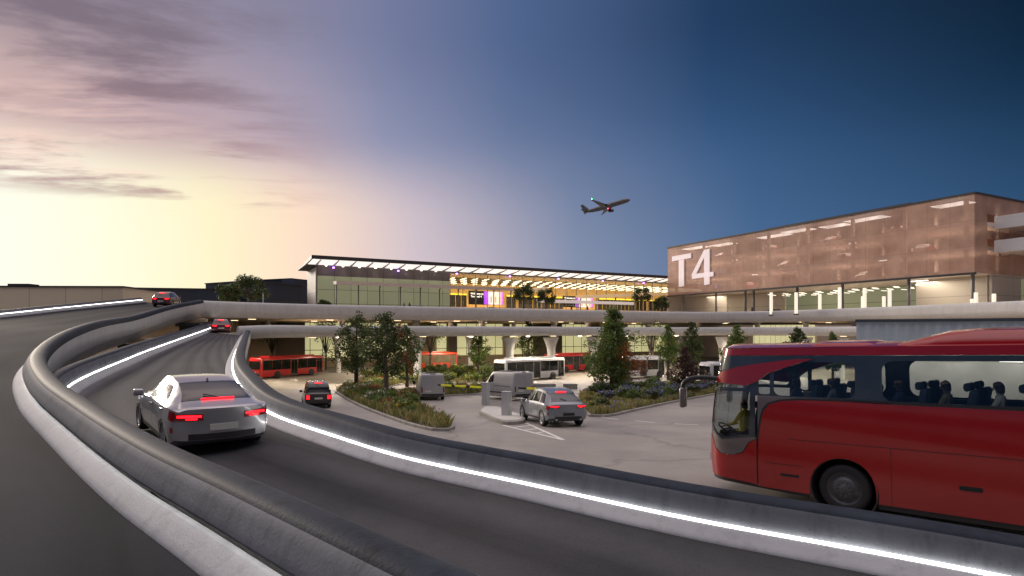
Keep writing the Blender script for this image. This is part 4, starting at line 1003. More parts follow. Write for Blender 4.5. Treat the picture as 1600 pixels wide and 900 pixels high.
def hatch(name, label, cat, m, MW, kind='suv', group=None, lit=True):
    t = thing(name, label, cat, M=MW, group=group)
    if kind == 'suv':     # fast backed suv
        st = [(-2.3, .86, .93, 1.0, .78), (-2.22, .93, .97, 1.06, .80), (-2.05, .95, .99, 1.14, .74), (-1.75, .955, 1.0, 1.30, .68), (-1.3, .96, 1.0, 1.49, .64), (-.8, .96, .99, 1.61, .635), (-.2, .955, .98, 1.665, .64), (.3, .95, .965, 1.63, .64), (.75, .95, .955, 1.42, .655), (1.15, .95, .95, 1.12, .70), (1.4, .945, .93, 1.03, .74), (1.9, .92, .88, .95, .74), (2.2, .86, .8, .86, .66), (2.32, .78, .7, .76, .58)]
        s = CarShape(st, (-1.38, 1.42), .41, .24, leanr=.1); rw = (-2.1, -1.38); wr = .385
        wins = [((.98, .02), (.42, .02), 1), ((-.06, -.95), (-.06, -.72), 1), ((-1.03, -1.68), (-.8, -1.22), 1)]
    elif kind == 'coupe':
        st = [(-2.28, .84, .92, .97, .76), (-2.2, .90, .95, 1.0, .78), (-2.0, .925, .96, 1.03, .76), (-1.72, .93, .955, 1.09, .70), (-1.35, .93, .95, 1.235, .63), (-.9, .93, .945, 1.36, .60), (-.3, .925, .935, 1.415, .60), (.1, .92, .925, 1.40, .605), (.55, .92, .915, 1.22, .63), (.95, .92, .90, .99, .69), (1.25, .915, .875, .945, .72), (1.8, .90, .82, .87, .72), (2.15, .85, .74, .79, .64), (2.3, .76, .64, .69, .56)]
        s = CarShape(st, (-1.35, 1.4), .365, .19, bowr=.2, leanr=-.06); rw = (-1.78, -.98); wr = .345
        wins = [((.78, -.28), (.3, -.28), 1), ((-.36, -1.42), (-.36, -.85), 1)]
    elif kind == 'taxi':
        st = [(-2.3, .80, .96, 1.0, .74), (-2.24, .87, 1.0, 1.08, .76), (-2.1, .885, 1.02, 1.5, .70), (-1.95, .89, 1.02, 1.7, .665), (-1.6, .89, 1.02, 1.80, .66), (-.8, .89, 1.01, 1.86, .66), (.1, .885, 1.0, 1.84, .66), (.55, .88, .99, 1.70, .665), (.95, .88, .98, 1.36, .68), (1.2, .875, .97, 1.12, .70), (1.6, .86, .94, 1.05, .70), (2.05, .82, .86, .97, .66), (2.3, .74, .76, .84, .58)]
        s = CarShape(st, (-1.42, 1.42), .37, .2, bowr=.06, leanr=.0); rw = (-2.17, -1.98); wr = .34
        wins = [((1.0, .3), (.6, .3), 1), ((.2, -.75), (.2, -.75), 1), ((-.85, -1.9), (-.85, -1.72), 1)]
    else:                # small hatchback
        st = [(-2.0, .80, .88, .93, .74), (-1.94, .86, .92, 1.0, .76), (-1.8, .88, .94, 1.16, .72), (-1.55, .885, .945, 1.34, .66), (-1.2, .885, .94, 1.44, .62), (-.5, .885, .93, 1.49, .61), (.1, .88, .92, 1.46, .61), (.6, .88, .91, 1.27, .64), (1.0, .875, .9, 1.02, .69), (1.3, .87, .87, .95, .71), (1.7, .84, .8, .87, .68), (1.95, .77, .7, .77, .6)]
        s = CarShape(st, (-1.2, 1.25), .365, .2, leanr=.08); rw = (-1.85, -1.5); wr = .335
        wins = [((.85, .02), (.38, .02), 1), ((-.06, -1.0), (-.06, -.85), 1), ((-1.08, -1.55), (-.95, -1.3), 1)]
    s.body(m, t); underbody_pan(s, t)
    for xs0, xs1, _ in wins:
        for sd_ in (1, -1): s.patch('side_window', M['cglass'], t, xs0, xs1, 4.12, 4.86, side=sd_)
    s.patch('rear_window', M['cglass'], t, rw, rw, 5.55, 7, across=True, n=12)
    fx = {'suv': (.5, 1.12), 'coupe': (.25, .92), 'taxi': (.5, 1.15), 'small': (.3, .95)}[kind]
    s.patch('windscreen', M['cglass'], t, fx, fx, 5.55, 7, across=True, n=12)
    wy = s.val(1, 0) - .115
    for x in s.ax:
        for sd_ in (1, -1): wheel(t, x, wy * sd_, wr, .225, sd_, M['rim'], 5 if kind != 'suv' else 7)
    L0 = s.L0
    lm = M['red_lamp'] if lit else M['red_lens']
    zt_ = {'suv': (.86, .95), 'coupe': (.74, .87), 'taxi': (.66, .88), 'small': (.76, .92)}[kind]
    for sd_ in (1, -1):
        w_ = s.val(1, L0)
        if kind == 'taxi': s.rear('tail_lamp', lm, t, sd_ * (w_ - .22), sd_ * (w_ - .02), .66, .9)
        else:
            za, zb_ = zt_; tl_ = s.rear('tail_lamp', M['red_lens'], t, sd_ * (w_ - .46), sd_ * (w_ + .0), *zt_)
            s.rear('lamp_strip', lm, tl_, sd_ * (w_ - .43), sd_ * (w_ - .03), za + (zb_ - za) * .5, za + (zb_ - za) * .82, off=.019)
            s.rear('lamp_strip', lm, tl_, sd_ * (w_ - .36), sd_ * (w_ - .17), za + (zb_ - za) * .16, za + (zb_ - za) * .4, off=.019)
            s.patch('tail_lamp_corner', M['red_lens'], t, (L0 + .02, L0 + .26), (L0 + .02, L0 + .22), 3.45, 3.9, .008, sd_, 6)
            s.patch('reflector', M['red_lens'], t, (L0 + .03, L0 + .09), (L0 + .03, L0 + .09), 2.75, 3.1, .008, sd_, 4)
        s.rear('head_lamp', M['head_lamp'] if lit else M['lens'], t, sd_ * (s.val(1, s.L1) - .32), sd_ * (s.val(1, s.L1) - .02), .56, .68, end=1)
        mb = MB(); mx_ = fx[1] - .28
        mb.box((mx_, sd_ * (s.val(1, mx_) + .11), s.val(2, mx_) + .07), (.11, .2, .15), bev=.035); mb.build('wing_mirror', m, t, smooth=True)
        for zz, dx_ in ((.0, 0), (.0, 1)):
            hx = wins[dx_][0][1] + .22
            p = s.S(hx, 3.72, sd_); mb = MB(); mb.box(p + Vector((0, sd_ * .012, 0)), (.2, .03, .028), bev=.01); mb.build('door_handle', m, t)
        s.patch('sill_trim', M['dark'], t, (s.ax[0] + s.ra + .02, s.ax[1] - s.ra - .02), (s.ax[0] + s.ra + .02, s.ax[1] - s.ra - .02), 1.9, 2.3, .006, sd_, 14)
        for gx in (wins[0][0][1] - .03, (wins[0][0][0] + .02), wins[1][0][1] + .1):
            s.patch('door_gap', M['black'], t, (gx - .008, gx + .008), (gx - .008, gx + .008), 2.4, 4.0, .003, sd_, 1)
    s.rear('bumper_trim', M['dark'], t, -.62, .62, .36, .48)
    pz = {'suv': .58, 'coupe': .6, 'taxi': .7, 'small': .62}[kind]
    s.rear('number_plate', M['dark'] if kind == 'suv' else M['plate'], t, -.26, .26, pz - .06, pz + .06, off=.024)
    if kind in ('suv', 'taxi', 'small'):
        x = rw[1] + .05; p = s.S(x, 7)
        mb = MB(); mb.box(p + Vector((-.02, 0, .03)), (.06, .5, .03), bev=.01); mb.build('brake_lamp', lm, t)
    elif kind == 'coupe':
        p = s.S(-1.76, 7); mb = MB(); mb.box(p + Vector((0, 0, .014)), (.04, .62, .025), bev=.008); mb.build('brake_lamp', lm, t)
    if kind == 'suv':
        for sd_ in (1, -1):
            mb = MB(); mb.tube([s.S(x, 5.15, sd_) + Vector((0, 0, .035)) for x in (-1.35, -1.2, -.8, -.3, .2, .35)], .018, 6); mb.build('roof_rail', M['dark'], t)
            mb = MB(); mb.tube([(L0 + .16, sd_ * .56, .34), (L0 + .02, sd_ * .56, .34)], .045, 10); mb.build('exhaust', M['rim'], t)
    mb = MB(); p = s.S(s.ax[0] + .45, 7); mb.prism([(-.09, 0), (.09, 0), (-.05, .06)], -.012, .012, Matrix.Translation(p) @ RX); mb.build('aerial', M['dark'], t)
    mb = MB(); mb.tube([s.S(rw[0] + .06, 7) + Vector((-.01, 0, .02)), s.S(rw[0] + .2, 6.6) + Vector((-.02, 0, .025))], .012, 5); mb.build('wiper', M['black'], t)
    return t

coupe = hatch('coupe_car', 'silver two door coupe with lit red tail lamps, driving up the curved ramp', 'car', M['p_silver'], place(-7.15, 13.75, -40, z=-2.36, slope=.045), 'coupe')
suv = hatch('suv_car', 'slate grey sloping back suv stopped beside the two steel posts', 'suv', M['p_grey'], place(1.9, 30.1, -17) @ Matrix.Scale(1.05, 4), 'suv')
taxi = hatch('taxi_cab', 'black upright taxi with red lit tail lamps, left of the long planted island', 'taxi', M['p_black'], place(-12.9, 40, -22) @ Matrix.Scale(.92, 4), 'taxi')
sl = (1.6 + .8) / 21
redc = hatch('small_car', 'small dark red hatchback high on the upper ramp', 'car', M['p_maroon'], place(-35.7, 63, -12, z=2.62, slope=.09), 'small', 'hatchbacks on the ramps')
dkc = hatch('small_car', 'small dark hatchback at the top of the lower ramp, under the viaduct', 'car', M['p_maroon'], place(-29.0, 60.5, -27, z=-.22, slope=.04), 'small', 'hatchbacks on the ramps')
blk = hatch('small_car', 'black hatchback half hidden behind the parapet, just left of the red bus', 'car', M['p_black'], place(-22.3, 49.5, 112), 'small', lit=False)
for x, y, az, lb in ((*P(655, 476, 94)[:2], 60, 'dark car on the upper deck, its roof just showing under the brown canopy'), (*P(768, 477, 100)[:2], 62, 'dark car on the upper deck below the first welcome screen'), (*P(1077, 483, 122)[:2], 90, 'dark car on the upper deck left of the first column under the copper mesh'), (*P(1214, 483, 110)[:2], 90, 'dark car on the upper deck near the slim first pylon')):
    c = copy_tree(blk); c.matrix_world = place(x, y, az, z=2.56, slope=False); relabel(c, lb, 'cars on the upper deck')
# parked cars behind the copper mesh
base = hatch('small_car', 'red car parked behind the copper mesh, next to the T4 letters', 'car', M['p_red'], KM @ Matrix.Translation((4.5, 44, KZ0 + .42)), 'small', 'cars parked inside the copper car park', lit=False)
nth = ['lowest', 'middle', 'top']
for j in range(3):
    for i in range(4):
        if (i, j) == (0, 0): continue
        c = copy_tree(base); c.matrix_world = KM @ Matrix.Translation((4.5 + (i * 7 % 3) * .3, 6 + i * 12.2 + j * 3.1, KZ0 + .42 + j * 3.32)) @ Matrix.Rotation(R(180 if (i + j) % 2 else 0), 4, 'Z')
        relabel(c, f'red car parked behind the copper mesh, {nth[j]} floor, {["nearest the building corner", "second from the corner", "third from the corner", "nearest the T4 letters"][i]}')

# ---- vans
def van(name, label, MW, m, h=2.0, L_=4.6):
    t = thing(name, label, 'van', M=MW, group='grey vans waiting at the barriers'); a = L_ / 2; k = h / 2.0
    st = [(-a, .86, 1.15 * k, h - .1, .76), (-a + .06, .93, 1.17 * k, h - .03, .80), (-a + .3, .95, 1.18 * k, h, .81), (0, .955, 1.18 * k, h, .81), (a - 1.75, .95, 1.17 * k, h - .02, .80), (a - 1.45, .95, 1.16 * k, h - .14 * k, .79), (a - .95, .94, 1.14 * k, 1.42 * k, .76), (a - .75, .93, 1.1 * k, 1.22 * k, .76), (a - .3, .88, .98 * k, 1.06 * k, .7), (a, .78, .8 * k, .88 * k, .6)]
    s = CarShape(st, (-a + .95, a - .85), .38, .24, bowr=.05, bowf=.2, leanr=.02)
    s.body(m, t); underbody_pan(s, t)
    for sd_ in (1, -1):
        s.patch('cab_window', M['cglass'], t, (a - .95, a - 1.9), (a - 1.3, a - 1.9), 4.1, 4.8, side=sd_)
        mb = MB(); mb.box((a - .98, sd_ * 1.08, 1.22 * k), (.14, .2, .28), bev=.04); mb.build('wing_mirror', M['dark'], t)
        s.rear('tail_lamp', M['red_lens'], t, sd_ * .76, sd_ * .86, .62 * k, 1.0 * k)
        s.patch('sliding_door_gap', M['black'], t, (a - 1.98, a - 1.965), (a - 1.98, a - 1.965), 2.3, 4.9, .003, sd_, 1)
        s.patch('door_rail', M['dark'], t, (-a + .5, a - 2.1), (-a + .5, a - 2.1), 3.55, 3.62, .004, sd_, 10)
        s.patch('side_moulding', M['dark'], t, (-a + 1.4, a - 1.35), (-a + 1.4, a - 1.35), 2.6, 2.78, .006, sd_, 10)
        for x in s.ax: wheel(t, x, sd_ * .84, .34, .22, sd_, M['steel'], 5)
        s.rear('rear_door', m, t, sd_ * .02, sd_ * .74, .5 * k, h - .2, off=.012)
    fx = (a - 1.48, a - .8); s.patch('windscreen', M['cglass'], t, fx, fx, 5.6, 7, across=True)
    s.rear('number_plate', M['plate'], t, .1, .56, .62 * k, .74 * k, off=.03); s.rear('bumper', M['dark'], t, -.8, .8, .38, .5, off=.04)
    mb = MB(); mb.box((-a + .1, 0, h - .03), (.1, .4, .05), bev=.01); mb.build('brake_lamp', M['red_lens'], t)
    mb = MB(); mb.box((-.3, 0, h + .03), (1.3, .9, .05), bev=.02); mb.box((-.3, 0, h + .06), (1.1, .7, .03), bev=.01); mb.build('roof_hatch', M['dark'], t)
    return t
pv = P(671, 600, 47.5); pw_ = P(797, 600, 45.5)
van('van', 'grey van seen from behind, farther left behind the striped barrier arm', place(pv.x, 47.5, -14), M['p_van'], 2.0, 4.6)
van('van', 'larger grey van showing its long left side, between the steel post and the white bus', place(pw_.x - .3, 47.0, -36), M['p_van'], 2.15, 4.7)

# ---- single deck buses
def rbox(mb, L_, W_, z0, z1, r, tr=.12):
    """rounded body block: plan corners r, top edges rounded"""
    def outline(ins):
        a, b, rr = L_ / 2 - ins, W_ / 2 - ins, max(r - ins, .05); out = []
        for cx, cy, a0 in ((a - rr, b - rr, 0), (-a + rr, b - rr, 90), (-a + rr, -b + rr, 180), (a - rr, -b + rr, 270)):
            for k in range(7): out.append((cx + rr * math.cos(R(a0 + k * 15)), cy + rr * math.sin(R(a0 + k * 15))))
        return out
    rows = []
    for z, ins in ((z0, .06), (z0 + .08, 0), ((z0 + z1) / 2, 0), (z1 - tr * 1.2, 0), (z1 - tr * .5, tr * .3), (z1 - tr * .12, tr * .75), (z1, tr * 1.6), (z1 + .01, W_ * .35)):
        rows.append([Vector((x, y, z)) for x, y in outline(ins)])
    vs = mb.grid(rows, closed=True); mb.bm.faces.new(vs[0]); mb.bm.faces.new(vs[-1])
def bus(name, label, cat, MW, m, L_=11.6, W_=2.5, H=3.0, gm=None, group=None, doors=(.02, 5.2), wh=.48, pod=True):
    gm = gm or M['bglass']
    t = thing(name, label, cat, M=MW, group=group); a, b = L_ / 2, W_ / 2
    mb = MB(); rbox(mb, L_, W_, .3, H, .32, .2); o = mb.build('body', m, t); autosmooth(o, 40)
    wx = (a - 2.6, -a + 2.9) if L_ > 9 else (a - 1.3, -a + 1.4)
    s_ = H / 3.0
    def side_panel(nm, mm, x0, x1, z0, z1, sd_, off=.012, th=.03, bev=.02):
        mb = MB(); mb.box(((x0 + x1) / 2, sd_ * (b + off - th / 2), (z0 + z1) / 2), (x1 - x0, th, z1 - z0), bev=bev if bev < th / 2 else th * .4); return mb.build(nm, mm, t)
    for sd_ in (1, -1):
        dz = [(a - .35 - 1.15, a - .35), (doors[0] - .6, doors[0] + .65)] if sd_ < 0 else []
        # window band split in bays between the doors
        bays = 6; x0, x1 = -a + .35, a - .35
        cuts = sorted([x0, x1] + [v for d_ in dz for v in d_])
        seg = []
        if dz: seg = [(x0, dz[1][0] - .06), (dz[1][1] + .06, dz[0][0] - .06)]
        else: seg = [(x0, x1)]
        for s0, s1 in seg:
            n = max(1, round((s1 - s0) / 1.75))
            for i in range(n): side_panel('side_window', gm, s0 + (s1 - s0) * i / n + .015, s0 + (s1 - s0) * (i + 1) / n - .015, 1.22 * s_, 2.62 * s_, sd_)
        for d0, d1 in dz:
            dr = side_panel('door', M['dark'], d0, d1, .36, 2.62 * s_, sd_, .02)
            for q in (0, 1):
                mb = MB(); xm = (d0 + d1) / 2; xa, xb = (d0 + .06, xm - .03) if q == 0 else (xm + .03, d1 - .06)
                mb.box(((xa + xb) / 2, sd_ * (b + .024), 1.5 * s_), (xb - xa, .02, 2.0 * s_)); mb.build('door_glass', gm, dr)
        for x in wx:
            mb = MB(); mb.lathe([(.001, .02), (wh * 1.2, .02), (wh * 1.2, -.3)], 22, Matrix.Translation((x, sd_ * b, wh)) @ Matrix.Rotation(R(90) * sd_, 4, 'Z')); mb.build('wheel_arch', M['black'], t)
            wheel(t, x, sd_ * (b - .11), wh, .28, sd_, M['rim'] if m is not M['p_red'] else M['rim'], 6)
    for x, sg, nm in ((a, 1, 'windscreen'), (-a, -1, 'rear_window')):
        mb = MB(); mb.box((x + sg * .004, 0, (1.7 if sg > 0 else 1.95) * s_), (.03, W_ - .42, (1.9 if sg > 0 else 1.15) * s_), bev=.012); mb.build(nm, gm, t)
    for sd_ in (1, -1):
        mb = MB(); mb.box((-a - .006, sd_ * (b - .28), 1.0), (.03, .14, .36), bev=.01); mb.build('tail_lamp', M['red_lens'], t)
        mb = MB(); mb.box((a + .006, sd_ * (b - .42), .72), (.03, .3, .16), bev=.01); mb.build('head_lamp', M['lens'], t)
        mb = MB(); mb.tube([(a - .05, sd_ * b, 2.6 * s_), (a + .25, sd_ * (b + .18), 2.55 * s_), (a + .28, sd_ * (b + .2), 2.2 * s_)], .04, 6); mb.box((a + .27, sd_ * (b + .2), 2.05 * s_), (.1, .2, .4), bev=.03); mb.build('wing_mirror', M['dark'], t)
    mb = MB(); mb.box((0, 0, H + .09 if pod else H + .03), (L_ * .72, W_ * .72, .18 if pod else .05), bev=.05 if pod else .01); mb.build('roof_pod', m, t)
    mb = MB(); mb.box((-a - .01, 0, .62), (.05, W_ - .5, .34), bev=.015); mb.build('engine_grille', M['dark'], t)
    mb = MB(); mb.box((-a - .03, 0, .95), (.02, .5, .11)); mb.build('number_plate', M['plate'], t)
    mb = MB(); mb.box((a + .012, 0, 2.72 * s_), (.02, 1.5, .22)); mb.build('destination_display', M['screen_dark'], t)
    return t
def busat(u, y, az, L_=11.6):     # matrix from the pixel of the near rear bottom corner
    h = Vector((math.sin(R(az)), math.cos(R(az)), 0)); rgt = Vector((h.y, -h.x, 0))
    c = Vector(((u - 800) / F * y, y, 0)) + h * L_ / 2 - rgt * 1.25
    return place(c.x, c.y, az, slope=False)
bus('single_deck_bus', 'red single deck bus at the far left, parked before the tan wall', 'bus', busat(407.5, 84.5, 27, 12), M['bus_red'], 12)
bus('single_deck_bus', 'white single deck bus with dark window band, centre of the bus bays', 'bus', busat(790, 79, 47, 11.6), M['p_white'], 11.6)
bus('single_deck_bus', 'orange red bus standing between the columns under the viaduct', 'bus', busat(622, 103, 62, 11), M['p_orange'], 11, gm=M['bglass_lit'])
bus('single_deck_bus', 'red bus whose roof shows behind the white bus', 'bus', busat(862, 98, 58, 10), M['bus_red'], 10)
bus('single_deck_bus', 'white bus partly hidden behind the big conical tree', 'bus', busat(968, 84, 58, 9), M['p_white'], 9)
bus('minibus', 'white minibus standing behind the nose of the red coach', 'minibus', busat(1113, 68.5, 66, 7), M['p_white'], 7, 2.1, 2.75, wh=.4, pod=False)
# ------------------------------------------------------------------ the red coach
CF, CW, CR, CLN = 0.0, 1.25, .55, 12.0      # nose x, half width, corner radius, length
ARC = CR * math.pi / 2
def cmap(s, z, t=0., sd_=1):
    """unrolled body: s metres back from the end of the nose corner along the flank (negative: round the corner, then across the front)"""
    if s >= 0: p = Vector((-CR - s, CW, 0)); n = Vector((0, 1, 0))
    elif s > -ARC:
        a = (-s) / CR; p = Vector((-CR + CR * math.sin(a), CW - CR + CR * math.cos(a), 0)); n = Vector((math.sin(a), math.cos(a), 0))
    else: p = Vector((0, CW - CR - (-s - ARC), 0)); n = Vector((1, 0, 0))
    wf = clamp((p.x + 1.3) / 1.3)
    p.x -= wf * (.03 * max(0, z - .9) + .055 * max(0, z - 1.2) ** 2) + wf * .1 * max(0, .8 - z)
    tum = .02 * max(0, z - 1.2) + .035 * max(0, z - 2.6) ** 2 + .04 * max(0, .7 - z)
    q = p + n * t; q.y -= tum * (1 if q.y > .2 else q.y / .2 if q.y > 0 else 0); q.z = z
    q.y *= sd_; return q
def SX(x):
    K_ = [(0, 0), (.42, .72), (1.0, 1.32), (2.38, 2.74), (2.92, 3.22), (6.1, 6.35), (8.6, 8.75), (12, 12)]
    if x <= 0: return x
    for (a, b), (c, d_) in zip(K_, K_[1:]):
        if x <= c: return b + (d_ - b) * (x - a) / (c - a)
    return x
def cplate(name, m, parent, poly, t0=0., t1=.04, holes=(), sd_=1, smooth=True):
    """a flat outline in (s, z), with holes, bent round the body and given thickness"""
    c = bpy.data.curves.new('tmp', 'CURVE'); c.dimensions = '2D'; c.fill_mode = 'BOTH'
    for pl in [poly] + list(holes):
        sp = c.splines.new('POLY'); sp.points.add(len(pl) - 1)
        for p, q in zip(sp.points, pl): p.co = (SX(q[0]), q[1], 0, 1)
        sp.use_cyclic_u = True
    o = bpy.data.objects.new('tmp', c); COL.objects.link(o); dg = bpy.context.evaluated_depsgraph_get()
    me = bpy.data.meshes.new_from_object(o.evaluated_get(dg)); bpy.data.objects.remove(o); bpy.data.curves.remove(c)
    b = bmesh.new(); b.from_mesh(me); bpy.data.meshes.remove(me)
    bmesh.ops.remove_doubles(b, verts=b.verts, dist=1e-4)
    lo, hi = min(v.co.x for v in b.verts), max(v.co.x for v in b.verts)
    cuts = [-ARC + ARC * k / 10 for k in range(11)] + [-ARC - .35, 0.5, 1, 1.5, 2.2, 3, 4, 5, 6, 7.5, 9, 10.5]
    for x in cuts:
        if lo < x < hi: bmesh.ops.bisect_plane(b, geom=b.verts[:] + b.edges[:] + b.faces[:], plane_co=(x, 0, 0), plane_no=(1, 0, 0))
    for z in (.5, .7, .9, 1.2, 1.6, 2.0, 2.4, 2.6, 2.75, 2.9, 3.05, 3.2, 3.35):
        bmesh.ops.bisect_plane(b, geom=b.verts[:] + b.edges[:] + b.faces[:], plane_co=(0, z, 0), plane_no=(0, 1, 0))
    bmesh.ops.remove_doubles(b, verts=b.verts, dist=1e-4)
    mb = MB(); top = {v: mb.bm.verts.new(cmap(v.co.x, v.co.y, t1, sd_)) for v in b.verts}; bot = {v: mb.bm.verts.new(cmap(v.co.x, v.co.y, t0, sd_)) for v in b.verts}
    for f in b.faces:
        mb.bm.faces.new([top[v] for v in f.verts]); mb.bm.faces.new([bot[v] for v in reversed(f.verts)])
    for e in b.edges:
        if len(e.link_faces) == 1: mb.bm.faces.new((top[e.verts[0]], top[e.verts[1]], bot[e.verts[1]], bot[e.verts[0]]))
    b.free(); o = mb.build(name, m, parent); autosmooth(o, 30); return o
def rr(x0, x1, z0, z1, r=.12, sk=(0, 0)):
    out = []
    for cx, cz, a0 in ((x1 - r, z1 - r, 0), (x0 + r, z1 - r, 90), (x0 + r, z0 + r, 180), (x1 - r, z0 + r, 270)):
        for k in range(5):
            z = cz + r * math.sin(R(a0 + k * 22.5)); f = (z - z0) / (z1 - z0)
            out.append((cx + r * math.cos(R(a0 + k * 22.5)) + (sk[0] if cx < (x0 + x1) / 2 else sk[1]) * f, z))
    return out
hd = Vector((-.72, .695)).normalized(); az = math.degrees(math.atan2(hd.x, hd.y))
nose = Vector((4.62, 14.56)) + Vector((hd.y, -hd.x)) * CW
MWc = place(nose.x, nose.y, az)
coach = thing('coach', 'large red touring coach with dark window band, in the right foreground', 'coach', M=MWc)
M['c_red'] = paint('coach_red_paint', (.31, .004, .005), 0, .16, .7)
M['c_band'] = mat('coach_band', (.035, .042, .05), .12, 0, var=.25, scale=1.5, coat=.6)
M['c_grey'] = paint('coach_taupe_paint', (.15, .125, .12), .3, .35)
M['c_glass'] = glass('coach_glass', (.83, .86, .86), .05)
M['c_int'] = mat('coach_interior', (.16, .16, .16), .8, var=.1)
M['c_ceil'] = mat('coach_ceiling', (.42, .41, .40), .7, var=.05)
M['seat'] = mat('coach_seat_fabric', (.03, .045, .075), .9, var=.35, scale=14)
ax1, ax2 = 2.14, 8.4
def arch(c, r=.63, z0=.30, n=12): return [(c + r * math.cos(math.pi - k * math.pi / n), .50 + r * math.sin(k * math.pi / n)) for k in range(n + 1)]
END = CLN - CR
Dw = .42   # rear edge of the cab door
# lower panel of the flank, with the sweeping upper edge and both wheel arches
low = [(Dw + .03, .32), (ax1 - .63, .30)] + arch(ax1)[0:] + [(ax1 + .63, .30), (ax2 - .63, .30)] + arch(ax2) + [(ax2 + .63, .30), (END, .34), (END, 2.26), (3.4, 2.27), (2.0, 2.29), (1.35, 2.28), (.95, 2.24), (.70, 2.15), (.58, 2.0), (.52, 1.75), (.47, 1.4), (Dw + .03, 1.1)]
sweepz = [(.48, 1.40), (.53, 1.75), (.59, 2.0), (.71, 2.15), (.96, 2.24), (1.35, 2.285), (2.0, 2.295)]
w1 = rr(.78, 2.38, 2.36, 3.1, .16, (.05, .0)); w2 = rr(2.92, 6.1, 2.33, 3.13, .2); w3 = rr(6.5, 8.6, 2.33, 3.13, .16); w4 = rr(9.0, 11.1, 2.33, 3.13, .16)
dwin = [(-.60, 1.66), (-.1, 1.34), (.32, 1.45), (.33, 2.42), (-.56, 2.42)]
qwin = rr(.47, .72, 2.38, 2.95, .05)
for sd_ in (1, -1):
    cplate('flank_panel', M['c_red'], coach, low, 0, .035, sd_=sd_)
    cplate('belt_panel', M['c_grey'], coach, [(Dw + .03, 1.42)] + [(a - .012, b + .012) for a, b in sweepz] + [(1.9, 2.335), (Dw + .03, 2.335)], 0, .028, sd_=sd_)
    cplate('belt_line', M['dark'], coach, [(.45, 1.38)] + [(a - .016, b + .0) for a, b in sweepz] + [(END, 2.27), (END, 2.325), (2.0, 2.335)] + [(a - .05, b + .035) for a, b in sweepz[::-1]], .0, .031, sd_=sd_)
    cplate('window_band', M['c_band'], coach, [(Dw + .02, 2.34), (END, 2.325), (END, 3.24), (-.02, 3.24), (-.02, 2.92), (Dw - .05, 2.92), (Dw - .05, 2.34)], 0, .026, holes=[w1, w2, w3, w4, qwin], sd_=sd_)
    for w_ in (w1, w2, w3, w4, qwin): cplate('side_window', M['c_glass'], coach, w_, .006, .014, sd_=sd_)
    # cab door
    dr = cplate('cab_door', M['c_red'], coach, [(-.60, .45), (Dw, .35), (Dw, 1.36), (.32, 1.26), (.24, 1.02), (.1, .95), (-.12, .95), (-.28, 1.05), (-.36, 1.24), (-.46, 1.34), (-.60, 1.36)], 0, .036, sd_=sd_)
    cplate('door_notch', M['c_grey'], dr, [(-.585, 1.375), (-.45, 1.355), (-.35, 1.255), (-.27, 1.065), (-.115, .965), (.1, .965), (.23, 1.035), (.31, 1.27), (Dw, 1.375), (Dw, 1.40), (.36, 1.40), (-.1, 1.285), (-.62, 1.60), (-.66, 1.60), (-.66, 1.375)], 0, .032, sd_=sd_)
    cplate('door_frame', M['c_band'], dr, [(-.66, 1.60), (-.1, 1.285), (.36, 1.40), (Dw - .02, 1.41), (Dw - .02, 2.92), (-.05, 2.92), (-.60, 2.86)], 0, .028, holes=[dwin, rr(-.50, .31, 2.5, 2.82, .06)], sd_=sd_)
    cplate('door_window', M['c_glass'], dr, dwin, .008, .014, sd_=sd_)
    cplate('door_window', M['c_glass'], dr, rr(-.50, .31, 2.5, 2.82, .06), .008, .014, sd_=sd_)
    cplate('shut_line', M['black'], dr, [(Dw + .002, .36), (Dw + .026, .36), (Dw + .026, 1.42), (Dw + .002, 1.42)], .0, .03, sd_=sd_)
    cplate('pillar_trim', M['c_grey'], coach, [(-.80, .98), (-.62, 1.02), (-.68, 1.6), (-.615, 1.62), (-.60, 2.9), (-.76, 2.98)], .0, .033, sd_=sd_)
    # nose corner: bumper, lamp, windscreen
    cplate('front_panel', M['c_red'], coach, [(-ARC - .72, .40), (-.62, .44), (-.62, 1.02), (-.8, .98), (-ARC - .72, .98)], 0, .036, sd_=sd_)
    cplate('headlamp', M['lens'], coach, rr(-ARC - .02, -.66, .70, .93, .06), .03, .05, sd_=sd_)
    cplate('fog_lamp', M['lens'], coach, rr(-ARC - .1, -.70, .5, .6, .04), .03, .048, sd_=sd_)
    cplate('windscreen', M['c_glass'], coach, [(-ARC - .72, 1.0), (-.81, 1.0), (-.775, 2.9), (-ARC - .72, 2.95)], .004, .014, sd_=sd_)
    cplate('front_header', M['c_band'], coach, [(-ARC - .72, 2.95), (-.77, 2.93), (-.62, 2.89), (-.04, 2.93), (-.03, 3.24), (-ARC - .72, 3.24)], 0, .03, sd_=sd_)
    # roof edge
    cplate('roof_edge', M['c_red'], coach, [(-ARC - .72, 3.25), (END, 3.25), (END, 3.44), (-ARC - .72, 3.40)], -.02, .03, sd_=sd_)
    # mirror root swoosh and mirror arm
    sw_ = [(-.50, 2.60), (-.40, 2.62), (-.1, 2.60), (.28, 2.56), (.46, 2.66), (.68, 2.84), (1.0, 2.96), (1.35, 3.08), (1.62, 3.17), (1.2, 3.16), (.6, 3.08), (.1, 2.98), (-.28, 2.86)]
    mr_ = cplate('mirror_fairing', M['c_red'], coach, sw_, .02, .07, sd_=sd_)
    c0 = cmap(-.42, 2.7, .05, sd_); mb = MB()
    pts = crom([c0 + Vector((-.2, 0, .02)), c0, c0 + Vector((.34, sd_ * .10, .02)), c0 + Vector((.62, sd_ * .17, -.02)), c0 + Vector((.78, sd_ * .2, -.14)), c0 + Vector((.82, sd_ * .2, -.5))], 6)
    mb.tube(pts, [.05 + .012 * math.sin(k / len(pts) * 3) for k in range(len(pts))], 10); mb.build('mirror_arm', M['dark'], mr_)
